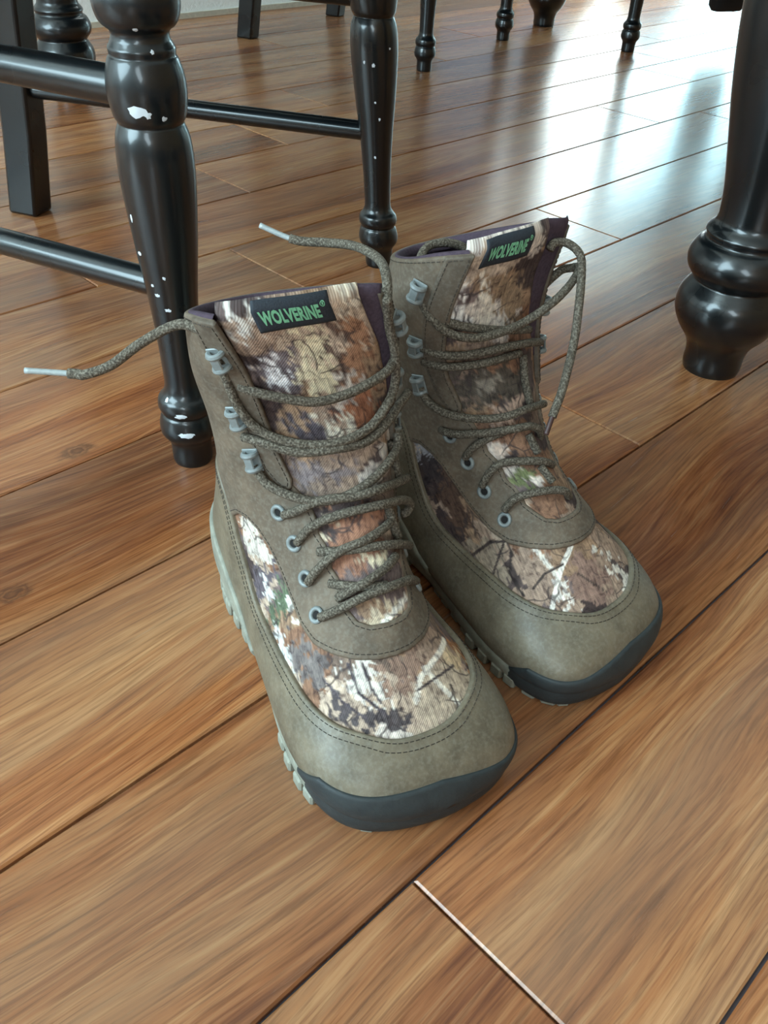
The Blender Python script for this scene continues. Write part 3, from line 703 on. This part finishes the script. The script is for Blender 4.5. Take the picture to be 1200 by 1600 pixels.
class Boot:
    def __init__(s, mir, ang, H, label):
        s.mir = mir; s.bs = b = BootSurf(mir)
        s.root = thing('hiking_boot', label, 'boot', (*H, 0), math.radians(ang), 'pair of camouflage hiking boots')
        nu, nt = b.NU, b.NT
        X = b.V.reshape(-1, 3); N = b.N.reshape(-1, 3)
        L = np.repeat(b.L, nt)*1e3; A = b.A.ravel()*1e3
        s.P = np.c_[X, N, L, A, np.zeros(len(X)), np.zeros(len(X))]; s.G = 8
        i, j = np.meshgrid(np.arange(nu-1), np.arange(nt), indexing='ij'); j2 = (j+1) % nt
        a, bb, c, d = [q.ravel() for q in (i*nt+j, i*nt+j2, (i+1)*nt+j2, (i+1)*nt+j)]
        T = np.concatenate([np.c_[a, bb, c], np.c_[a, c, d]])
        # drop the seam strip opposite the ridge from (L, A) interpolation
        h = nt//2; s.T = T if mir > 0 else T[:, ::-1].copy()
        s.order = np.r_[np.arange(h+1, nt), np.arange(0, h+1)]
    def at(s, L, A, off=0.):                      # surface point at ridge length L, side distance A (mm)
        b = s.bs; L = float(L); up = min(L, 0.); l = max(L, 0.)/1e3
        i = int(np.clip(np.searchsorted(b.L, l)-1, 0, b.NU-2)); f = (l-b.L[i])/(b.L[i+1]-b.L[i]+1e-12)
        out = []
        for r in (i, i+1):
            a = b.A[r, s.order]
            out.append(([np.interp(A/1e3, a, b.V[r, s.order, k]) for k in range(3)], [np.interp(A/1e3, a, b.N[r, s.order, k]) for k in range(3)]))
        p = np.array(out[0][0])*(1-f)+np.array(out[1][0])*f; n = np.array(out[0][1])*(1-f)+np.array(out[1][1])*f
        n /= np.linalg.norm(n)+1e-12
        return p+n*off/1e3+np.array([0, 0, -up/1e3]), n
    def piece(s, name, g, tout, tin, mat, r=1.6, round_=1.2, attrs=None, parent=None, inner=None, stitch=()):
        P = s.P.copy(); P[:, 8] = g; P[:, 9] = tout; T = s.T
        P, T = clip(P, T, 8, (r*.12, r*.4, r))
        P = np.c_[P, np.full(len(P), 0.)] if False else P
        prof = np.sqrt(np.clip(1-(1-np.clip(P[:, 8]/r, 0, 1))**2, 0, 1))
        off = P[:, 9]-round_*(1-prof)
        V = P[:, :3]+P[:, 3:6]*off[:, None]/1e3; n = len(V)
        E = rim(T); B = np.unique(E); mp = -np.ones(n, int); mp[B] = n+np.arange(len(B))
        low = np.broadcast_to(np.asarray(tin if not callable(tin) else 0., float), (1,))
        tl = tin(P[B]) if callable(tin) else tin
        VB = P[B, :3]+P[B, 3:6]*(np.asarray(tl).reshape(-1, 1) if np.ndim(tl) else tl)/1e3
        SK = np.concatenate([np.c_[E[:, 1], E[:, 0], mp[E[:, 0]]], np.c_[E[:, 1], mp[E[:, 0]], mp[E[:, 1]]]])
        V = np.concatenate([V, VB]); F = np.concatenate([T, SK])
        at = None
        if attrs is not None: at = attrs(np.concatenate([P, P[B]]))
        o = mesh(name, V, F, mat, parent or s.root, True, at)
        for dist, lift in stitch: s.stitch(P, T, dist, r, round_, lift, o)
        return o, P, T
    def stitch(s, P, T, dist, r, rd, lift, parent):
        Q = P.copy(); Q[:, 8] -= dist; z = np.abs(Q[:, 8]) < 1e-7; Q[z, 8] = 1e-7
        Q, T2 = cut(Q, T, 8); T2 = T2[(Q[T2, 8] >= 0).all(1)]
        E = rim(T2); E = E[(np.abs(Q[E, 8]) < 1e-9).all(1)]
        mb = MB()
        for ch in chains(E):
            C = Q[ch, :3]+Q[ch, 3:6]*(Q[ch, 9]+lift)[:, None]/1e3; Nn = Q[ch, 3:6]
            if len(C) < 4: continue
            d = np.r_[0, np.cumsum(np.linalg.norm(np.diff(C, axis=0), axis=1))]
            for k in range(int(d[-1]/.0031)):
                p = [np.array([np.interp(k*.0031+e, d, C[:, m_]) for m_ in range(3)]) for e in (0, .0021)]
                nn = np.array([np.interp(k*.0031, d, Nn[:, m_]) for m_ in range(3)])
                t = p[1]-p[0]; sd = np.cross(t, nn); sd *= .00042/(np.linalg.norm(sd)+1e-12); up = nn*.00035
                V = [p[0]-sd-up, p[0]+sd-up, p[0]+up, p[1]-sd-up, p[1]+sd-up, p[1]+up]
                mb.add(V, [(0, 2, 5, 3), (2, 1, 4, 5), (0, 1, 2), (3, 5, 4)])
        if mb.V:
            o = mesh('stitching', mb.V, mb.F, M_STITCH, parent, False); o['kind'] = 'stuff'
    def print_attr(s, feats, seed):
        def fn(P):
            L, A = P[:, 6], P[:, 7]
            if s.mir < 0: A = A+333
            w1 = vnoise(L+900, A+900, 9, seed)*9+vnoise(L+900, A+900, 3.2, seed+1)*3.5; w2 = vnoise(L+700, A+300, 9, seed+2)*9+vnoise(L, A+900, 3.2, seed+3)*3.5
            x, y = L+w1-6, A+w2-6
            # patches of bark, leaf litter, limb
            pal = np.array([lin(*c) for c in [(150, 124, 104), (184, 165, 150), (112, 98, 98), (84, 72, 72), (204, 194, 188), (134, 102, 84), (128, 110, 100), (158, 136, 122), (72, 60, 60)]])
            rs = np.random.RandomState(seed+9); n = 240
            cx = rs.uniform(-20, 300, n); cy = rs.uniform(-210, 210, n)+(333 if s.mir < 0 else 0); ci = rs.randint(0, len(pal), n); an = rs.uniform(0, 3.14, n)
            best = np.full(len(L), 1e9); idx = np.zeros(len(L), int)
            for k in range(n):
                dx, dy = x-cx[k], y-cy[k]; c_, s_ = math.cos(an[k]), math.sin(an[k])
                d = np.hypot((dx*c_+dy*s_)*.55, (-dx*s_+dy*c_)*1.3); m_ = d < best; best[m_] = d[m_]; idx[m_] = ci[k]
            C = pal[idx]*(.82+.36*vnoise(L+500, A+500, 5, seed+5))[:, None]
            L0, A0 = np.maximum(P[:, 6], 1.5), P[:, 7]
            xx, yy = L0+(w1-6)*.28, A0+(w2-6)*.28
            rag = (vnoise(L+400, A+420, 4.5, seed+6)-.5)*11+(vnoise(L*.6+400, A*1.5+420, 1.7, seed+7)-.5)*9-.6
            for col, wd, pts in feats:
                if wd == 0: f = np.clip((sdf_poly(xx, yy, pts)+rag)/1.5+.5, 0, 1)
                else: f = np.clip((wd*.5-dist_line(L0+(w1-6)*.08, A0+(w2-6)*.08, pts))/.5+.5, 0, 1)
                f = f*f*(3-2*f); C = C*(1-f)[:, None]+mute(np.array(lin(*col)))*f[:, None]
            return {'print': ('FLOAT_COLOR', np.c_[C, np.ones(len(C))]), 'pl': ('FLOAT', L0/1e3), 'pa': ('FLOAT', A0/1e3+(0.4 if s.mir < 0 else 0))}
        return fn
    def sheet(s, name, rows, cols, off_out, off_in, mat, parent=None, attrs=None, arow=None):
        # closed padded sheet over the surface; rows of L, cols of A (or arow(L) -> A's)
        nr, nc = len(rows), len(cols); O = []; I = []; LA = []
        for i, l in enumerate(rows):
            aa = arow(l) if arow else cols
            for j, a in enumerate(aa):
                p, n = s.at(l, a, 0); ed = min(i, nr-1-i, j, nc-1-j)
                rd = math.sqrt(max(0, 1-(1-min(ed/3., 1))**2))
                oo, ii = off_out(l, a), off_in(l, a); md = (oo+ii)/2
                O.append(p+n*(md+(oo-md)*(.25+.75*rd))/1e3); I.append(p+n*(md+(ii-md)*(.25+.75*rd))/1e3); LA.append((l, a))
        n = nr*nc; F = []
        for i in range(nr-1):
            for j in range(nc-1):
                q = (i*nc+j, i*nc+j+1, (i+1)*nc+j+1, (i+1)*nc+j); F.append(q); F.append(tuple(k+n for k in q[::-1]))
        bd = [j for j in range(nc)]+[i*nc+nc-1 for i in range(1, nr)]+[(nr-1)*nc+j for j in range(nc-2, -1, -1)]+[i*nc for i in range(nr-2, 0, -1)]
        for a, b in zip(bd, bd[1:]+bd[:1]): F.append((b, a, a+n, b+n))
        if s.mir < 0: F = [f[::-1] for f in F]
        at = None
        if attrs:
            LA = np.array(LA*2, float); Q = np.zeros((len(LA), 8)); Q[:, 6:8] = LA; at = attrs(Q)
        return mesh(name, np.array(O+I), F, mat, parent or s.root, True, at)
def mute(c): return c*.70+c.mean()*.30*np.array([1.0, .98, .98])
def smooth01(x): x = min(max(x, 0), 1); return x*x*(3-2*x)

def build_boot(mir, ang, H, label, feats, laces, label_at, seed):
    s = Boot(mir, ang, H, label); P = s.P; X, L, A = P[:, :3]*1e3, P[:, 6], P[:, 7]; aA = np.abs(A)
    camo = s.print_attr(feats, seed)
    g_open = -sdf_poly(L, A, OPEN); g_out = sdf_poly(L, A, OUTER)
    flare = lambda L_, A_: 5.5*np.clip((96-L_)/96, 0, 1)**1.2*np.clip(1-(np.abs(A_)-38)/26, 0, 1)**1.5
    # fabric shell under everything
    s.piece('fabric_upper', np.minimum(L-1.2, 1e3), np.full(len(L), 0.), -1.2, M_CAMO, attrs=camo, r=.5, round_=.2)
    # leather quarters round the shaft and down to the lace bar
    gq = np.minimum(np.minimum(g_open, g_out), L-.05)
    s.piece('leather_quarter', gq, 2.0+flare(L, A), lambda Q: -.3+flare(Q[:, 6], Q[:, 7]), M_QUARTER, r=1.6, round_=1.3, stitch=[(2.6, .05)])
    strip = [(-80, 38.6), (-80, 53), (40, 52.5), (75, 50.5), (92, 47.5), (101, 43), (104.5, 39), (103.5, 35.5), (99, 34), (93, 35), (80, 37.4), (45, 38.2), (15, 38.6)]
    s.piece('eyestay_strip', np.minimum(sdf_poly(L, aA, strip), L-.05), 3.3+flare(L, A), lambda Q: .5+flare(Q[:, 6], Q[:, 7]), M_STRIP, r=1.3, round_=1.1, stitch=[(2.0, .05)])
    # rand and heel counter
    zl = np.interp(np.arange(-20, 263), RAND_X, RAND_Z); zl = np.convolve(np.pad(zl, 12, 'edge'), np.hanning(25)/np.hanning(25).sum(), 'valid')
    zr = np.interp(X[:, 0], np.arange(-20, 263), zl); slope = np.gradient(zl)
    dz = np.interp(X[:, 0], np.arange(-20, 263), slope); gv = np.c_[dz, np.zeros(len(dz)), -np.ones(len(dz))]
    gv = gv-(gv*P[:, 3:6]).sum(1, keepdims=True)*P[:, 3:6]; gn = np.maximum(np.linalg.norm(gv, axis=1), .3)
    gr = (zr-X[:, 2])/gn
    s.piece('toe_rand', np.minimum(gr, (X[:, 2]-9)*1.0), np.full(len(L), 2.9), 0., M_RAND, r=1.8, round_=1.5, stitch=[(2.4, .05), (6.2, .05)])
    # rubber heel cup and toe bumper
    zc = np.interp(X[:, 0], [-20, 20, 45, 62, 80, 105, 135, 160, 205, 222, 240, 262], [66, 63, 58, 50, 40, 27, 21, 19, 19, 22, 26, 26])
    s.piece('heel_cup', np.minimum(np.minimum(zc-X[:, 2], X[:, 2]-5), 118-X[:, 0]), np.full(len(L), 5.0), 0., M_SOLE, r=2.2, round_=2.0)
    zb = np.interp(X[:, 0], [195, 205, 222, 262], [15, 22, 34, 34])-6*np.clip((X[:, 1]*mir-20)/38, 0, 1)
    s.piece('bumper_lip', np.minimum(np.minimum((zb-X[:, 2])/np.maximum(gn, .6), X[:, 2]-12), X[:, 0]-198), np.full(len(L), 4.7), 0., M_BUMPER, r=2.2, round_=1.7)
    # outsole slab with lugs
    pts = X[(X[:, 2] < 34)][:, :2]; ctr = np.array([130., pts[:, 1].mean()])
    ph = np.linspace(0, 2*np.pi, 721); hull = []
    order = pts[np.lexsort((pts[:, 1], pts[:, 0]))]
    def half(o):
        h = []
        for p in o:
            while len(h) > 1 and np.cross(h[-1]-h[-2], p-h[-2]) <= 0: h.pop()
            h.append(p)
        return h
    order = order[::7]; hull = np.array(half(order)[:-1]+half(order[::-1])[:-1])
    cl = np.r_[hull, hull[:1]]; d = np.r_[0, np.cumsum(np.linalg.norm(np.diff(cl, axis=0), axis=1))]
    M_ = 180; tt = np.linspace(0, d[-1], M_, endpoint=False); O = np.c_[np.interp(tt, d, cl[:, 0]), np.interp(tt, d, cl[:, 1])]
    xb = np.arange(30, 231, 5.); lo_ = np.array([pts[np.abs(pts[:, 0]-q) < 4, 1].min() for q in xb]); hi_ = np.array([pts[np.abs(pts[:, 0]-q) < 4, 1].max() for q in xb])
    wt = np.clip((O[:, 0]-35)/15, 0, 1)*np.clip((222-O[:, 0])/15, 0, 1); side_hi = O[:, 1] > (np.interp(O[:, 0], xb, lo_)+np.interp(O[:, 0], xb, hi_))/2
    O[:, 1] = O[:, 1]*(1-wt)+wt*np.where(side_hi, np.interp(O[:, 0], xb, hi_), np.interp(O[:, 0], xb, lo_))
    for _ in range(6): O = (np.roll(O, 1, 0)+2*O+np.roll(O, -1, 0))/4
    Tn = np.roll(O, -1, 0)-np.roll(O, 1, 0); Tn /= np.linalg.norm(Tn, axis=1, keepdims=True); On = np.c_[Tn[:, 1], -Tn[:, 0]]
    arch = np.exp(-((O[:, 0]-118)/38)**2)*3.5
    toe = np.clip((O[:, 0]-200)/34, 0, 1); toe = toe*toe*(3-2*toe)
    rows = [(-9, 5.2), (-.2, 5.2), (1.0, 6.0), (1.7, 9), (2.2, 14), (1.8, 17), (.6, 18.6), (-4, 19)]
    V = []; nr = len(rows)
    for o_, z in rows:
        base = O+On*(o_-arch*(1 if o_ > -5 else .6)-toe*3.2)[:, None]; V.append(np.c_[base, z-toe*np.where(z < 7, 1.6, (z-7)*.45)])
    V = np.concatenate(V)/1e3; F = [tuple(range(M_-1, -1, -1))]
    for r in range(nr-1):
        for k in range(M_): F.append((r*M_+k, r*M_+(k+1) % M_, (r+1)*M_+(k+1) % M_, (r+1)*M_+k))
    F.append(tuple((nr-1)*M_+k for k in range(M_)))
    # dark toe bumper, a band round the front that thins out along both sides
    idx = [k for k in range(M_) if O[k, 0] > 198]
    cutp = next((q for q in range(len(idx)-1) if idx[q+1]-idx[q] > 1), None)
    if cutp is not None: idx = idx[cutp+1:]+idx[:cutp+1]
    VB = []; BR = [(-2.5, 2.6), (-.6, 3.0), (1.0, 4.6), (2.3, 9), (3.0, 15), (3.0, 20.5), (2.4, 24.6), (1.3, 28), (-.6, 29.2), (-7, 24)]
    for o_, z in BR:
        tb_ = np.clip((O[idx, 0]-198)/30, 0, 1)**.6
        VB.append(np.c_[O[idx]+On[idx]*(o_*(.35+.65*tb_)-(1-tb_)*1.2)[:, None], 2.6+(z-2.6)*(.45+.55*tb_)])
    nb_ = len(idx); VB = np.concatenate(VB)/1e3; FB = []
    for r in range(len(BR)-1):
        for k in range(nb_-1): FB.append((r*nb_+k, r*nb_+k+1, (r+1)*nb_+k+1, (r+1)*nb_+k))
    mesh('toe_bumper', VB, FB, M_BUMPER, s.root, True)
    outs = mesh('outsole', V, F, M_SOLE, s.root, True)
    per = np.r_[0, np.cumsum(np.linalg.norm(np.diff(np.r_[O, O[:1]], axis=0), axis=1))]
    nl = int(per[-1]/12.6); lug_me = None; rl = random.Random(seed)
    for k in range(nl):
        q = (k+.5)*per[-1]/nl; i = int(np.searchsorted(per, q)-1) % M_
        if 96 < O[i, 0] < 112: continue
        big = O[i, 0] < 96
        fx = 1.0 if not 240 < O[i, 0] else .8
        p = O[i]+On[i]*(-4.6-arch[i]-toe[i]*4.2-(3.5 if 104 < O[i, 0] < 168 else rl.uniform(0, 1.2))); ang_ = math.atan2(Tn[i, 1], Tn[i, 0])
        if lug_me is None:
            mb = MB(); mb.box((0, 0, .0048), (.0094, .0158, .0096), .0012); o = mb.build('lug', M_SOLE, outs, False); lug_me = o.data
        else: o = link(bpy.data.objects.new('lug', lug_me), outs)
        o.location = (p[0]/1e3, p[1]/1e3, 0.0); o.rotation_euler = (0, 0, ang_); o.scale = (1.05 if big else fx, 1, 1.1 if big else .92-.35*toe[i])
    inner = MB()
    for k in range(9):                            # tread bars across the middle
        x = 28+k*25
        if 92 < x < 118: continue
        m_ = (np.abs(O[:, 0]-x) < 3); lo, hi = O[m_, 1].min()+17, O[m_, 1].max()-17
        if hi-lo > 8: inner.box((x/1e3, (lo+hi)/2e3, .0035), (.011, (hi-lo)/1e3, .0066), .001)
    inner.build('tread_bars', M_SOLE, outs, False)
    # collar: padded roll, lining down the inside, footbed
    nt = s.bs.NT; ring0 = s.bs.V[0]; n0 = s.bs.N[0]; fl0 = flare(0*s.bs.A[0], s.bs.A[0]*1e3); fl0 = fl0*(np.abs(s.bs.A[0]*1e3) > 36)
    V = []; LR = 0
    prof = [(.2, -.003), (.1, -.0008), (-.3, .0004), (-1.2, .0010), (-2.8, .0010), (-4.6, -.0006), (-5.4, -.004)]
    for o_, z in prof: V.append(ring0+n0*((o_+fl0)/1e3)[:, None]+np.array([0, 0, z]))
    for r in range(8, 150, 10): V.append(s.bs.V[r]-s.bs.N[r]*.0042)
    nr = len(V); V = np.concatenate(V); F = []
    keep = np.abs(s.bs.A[0]*1e3) > 40
    for r in range(nr-1):
        for k in range(nt):
            k2 = (k+1) % nt
            if r < 7 and not (keep[k] and keep[k2]): continue
            F.append((r*nt+k, (r+1)*nt+k, (r+1)*nt+k2, r*nt+k2) if mir < 0 else (r*nt+k, r*nt+k2, (r+1)*nt+k2, (r+1)*nt+k))
    F = [f[::-1] for f in F]
    mesh('collar_lining', V, F, M_LINING, s.root, True)
    # lining on the inner face of the open eyestay edges
    for sd in (-1, 1):
        rows_ = np.linspace(2, 92, 26)
        s.sheet('eyestay_lining', rows_, np.linspace(0, 1, 8), lambda l, a: -.2+float(flare(np.array(l), np.array(a))), lambda l, a: -2.6+float(flare(np.array(l), np.array(a)))*.9, M_LINING,
                arow=lambda l: sd*(np.interp(l, [0, 45, 98], [40.2, 39.4, 38.2])+np.linspace(.2, 20, 8)))
    # padded tongue in the opening
    ope = lambda l: np.interp(l, [p[0] for p in OPEN[:20]][::-1], [p[1] for p in OPEN[:20]][::-1])
    rws = np.r_[np.linspace(-5, 4, 7), np.linspace(7, 181, 76)]
    fold = lambda l, a: .5*math.sin(l*.21+a*.05)+.35*math.sin(l*.09-a*.16+2)+1.1*math.exp(-((abs(a)-31)/5)**2)*math.sin(l*.035+1)
    bulge = lambda l: 1.6*smooth01((70-l)/70)
    gsd, gw = (1, 31.) if mir > 0 else (-1, 20.)
    glim = lambda l: float(np.interp(l, [0, 45, 90], [gw, gw+.35*(39-gw), 39]))
    def trow(l):
        full = min(float(ope(l))+5.5, 41 if l < 20 else 60); lim = min(full, glim(l) if l < 90 else full)
        return np.linspace(-full, lim, 54) if gsd > 0 else np.linspace(-lim, full, 54)
    s.sheet('tongue', rws, np.linspace(-1, 1, 54), lambda l, a: 1.0+fold(l, a)+bulge(l)-2.2*smooth01((-l)/6), lambda l, a: -4.0+bulge(l)*.5+1.2*smooth01(-l/6), M_CAMO, attrs=camo,
            arow=trow)
    s.sheet('tongue_gusset', np.linspace(-4.5, 86, 46), np.linspace(0, 1, 14), lambda l, a: .2+(1.6+float(flare(np.array(max(l, 0.)), np.array(40.)))*1.15)*smooth01((abs(a)-glim(l)+3)/max(41.5-glim(l)+3, 2)),
            lambda l, a: -2.6+(1.6+float(flare(np.array(max(l, 0.)), np.array(40.)))*1.15)*smooth01((abs(a)-glim(l)+3)/max(41.5-glim(l)+3, 2)), M_LINING,
            arow=lambda l: gsd*np.linspace(glim(l)-3, 41.5-.03*max(l, 0), 14))
    # sewn label with its lettering
    l0, l1, a0, a1, sk = label_at
    cols = np.linspace(a0, a1, 24); sd = 1
    tz = lambda l, a: 1.0+fold(l, a)+bulge(l)-2.2*smooth01((-l)/6)
    lb = s.sheet('brand_label', np.linspace(l0, l1, 12), cols, lambda l, a: tz(l, a)+.9, lambda l, a: tz(l, a)-.6, M_LABEL)
    cu = bpy.data.curves.new('lettering', 'FONT'); cu.body = 'WOLVERINE'; cu.size = 1; cu.offset = .045; cu.space_character = 1.05; cu.resolution_u = 3
    to = bpy.data.objects.new('lettering', cu); COL.objects.link(to); bpy.context.view_layer.update()
    me = bpy.data.meshes.new_from_object(to.evaluated_get(bpy.context.evaluated_depsgraph_get())); COL.objects.unlink(to); bpy.data.objects.remove(to)
    bm = bmesh.new(); bm.from_mesh(me); bmesh.ops.triangulate(bm, faces=bm.faces)
    bmesh.ops.subdivide_edges(bm, edges=[e for e in bm.edges if e.calc_length() > .12], cuts=3); bmesh.ops.triangulate(bm, faces=bm.faces)
    co_ = np.array([v.co[:2] for v in bm.verts]); x0, x1 = co_[:, 0].min(), co_[:, 0].max(); y0, y1 = co_[:, 1].min(), co_[:, 1].max()
    wdt = a1-a0; tl0, tl1 = l0+(l1-l0)*.26, l0+(l1-l0)*.74
    rev = -1 if mir < 0 else 1
    def place(u, v, w0, w1, h0, h1):
        a = (a0+wdt*(w0+(w1-w0)*u)) if mir > 0 else (a1-wdt*(w0+(w1-w0)*u)); l = h1+(h0-h1)*v
        return s.at(l, a, tz(l, a)+1.15)[0]
    for v in bm.verts:
        v.co = place((v.co.x-x0)/(x1-x0), (v.co.y-y0)/(y1-y0), .07, .83, tl0, tl1)
    bmesh.ops.recalc_face_normals(bm, faces=bm.faces)
    bm.to_mesh(me); bm.free(); me.materials.clear(); me.materials.append(M_LETTER); link(bpy.data.objects.new('lettering', me), lb)
    # registered mark: a tiny ring with an R-like stroke
    V = []; F = []
    for k in range(14):
        for rr in (.72, 1.0):
            c_, s_ = math.cos(k/14*2*math.pi)*rr, math.sin(k/14*2*math.pi)*rr
            V.append(place(.5+c_*.5, .5+s_*.5, .855, .925, tl0-1.2, tl0+1.8))
        F.append((2*k, 2*k+1, (2*k+3) % 28, (2*k+2) % 28))
    V += [place(x, y, .855, .925, tl0-1.2, tl0+1.8) for x, y in ((.36, .25), (.46, .25), (.46, .75), (.36, .75), (.66, .75), (.66, .5), (.46, .5), (.62, .25), (.72, .25))]
    F += [(28, 29, 30, 31), (30, 32, 33, 34), (34, 33, 36, 35)]
    mesh('registered_mark', V, F, M_LETTER, lb, False)
    # eyelets and lace hooks
    eye_me = hole_me = hook_me = None
    def frame(p, n, l, a):
        q = s.at(l+2, a)[0]; t = q-p; t -= n*(t@n); t /= np.linalg.norm(t); b_ = np.cross(n, t)
        return Matrix(((t[0], b_[0], n[0], p[0]), (t[1], b_[1], n[1], p[1]), (t[2], b_[2], n[2], p[2]), (0, 0, 0, 1)))
    for sd in (-1, 1):
        for l, a in ((172, 37.5), (153, 40.0), (134, 42.0), (117, 47.5)):
            p, n = s.at(l, sd*a, 2.1)
            if eye_me is None:
                th = np.linspace(0, 2*np.pi, 24, endpoint=False)
                V, F = tube(np.c_[np.cos(th)*.0036, np.sin(th)*.0036, th*0+.0002], .00135, 8, True)
                o = mesh('eyelet', V, F, M_EYELET, s.root); eye_me = o.data
                h = MB().lathe([(.0026, -.0012), (.0027, .0002)], 18).build('eyelet_hole', M_HOLE, o); hole_me = h.data
            else:
                o = link(bpy.data.objects.new('eyelet', eye_me), s.root); link(bpy.data.objects.new('eyelet_hole', hole_me), o)
            o.matrix_local = frame(p, n, l, sd*a)
        for l, a in (((86, 51.5), (60, 52), (23, 47.0)) if mir > 0 else ((84, 58), (57, 55.5), (21, 60))):
            p, n = s.at(l, sd*a, 3.0+float(flare(np.array(l), np.array(a))))
            if hook_me is None:
                mb = MB(); mb.box((0, 0, .0004), (.0135, .0095, .0011), .0004)
                for x in (-.0042, .0042):
                    th = np.linspace(-.15, math.pi+.15, 12)
                    mb.add(*tube(np.c_[th*0+x, np.cos(th)*.0036, np.sin(th)*.0036+.0012], .00165, 8))
                mb.box((0, 0, .0048), (.0084, .0050, .0012), .0005)
                o = mb.build('lace_hook', M_EYELET, s.root); hook_me = o.data
            else: o = link(bpy.data.objects.new('lace_hook', hook_me), s.root)
            o.matrix_local = frame(p, n, l, sd*a)
    # the lace, strand by strand, and its aglets
    mb = MB(); R_ = .00255
    runs = dict(laces); agl = []
    if mir > 0: runs['J'] = runs['J']+runs.pop('free_med')
    else: runs['H'] = runs['H'][:-1]+runs.pop('loop')
    for nm, pts in runs.items():
        C = spline(np.array(pts)/1e3, 7)
        if nm == 'free_lat' or (nm == 'J' and mir > 0):
            agl.append(C[-8:]); C = C[:-6]
        d = np.linspace(0, 1, len(C)); rad = np.full(len(C), R_)
        mb.add(*tube(C, rad, 10))
    lc = mesh('lace', mb.V, mb.F, M_LACE, s.root)
    for C in agl:
        V, F = tube(C, np.r_[.0019, np.full(len(C)-1, .00155)], 10); mesh('aglet', V, F, M_AGLET if mir > 0 else M_DARKAG, lc)
    return s
build_boot(1, -62, (-.0968, .4797), 'left boot of the pair, nearer, its lace end dangling over the chair leg', PRINT_L, LACES_L, (-4.4, 11.5, -24, 13, 0), 11)
build_boot(-1, -47.5, (-.001, .571), 'right boot of the pair, farther back, a lace end looping off its right side', PRINT_R, LACES_R, (-4.4, 12, -3, 31, 0), 41)
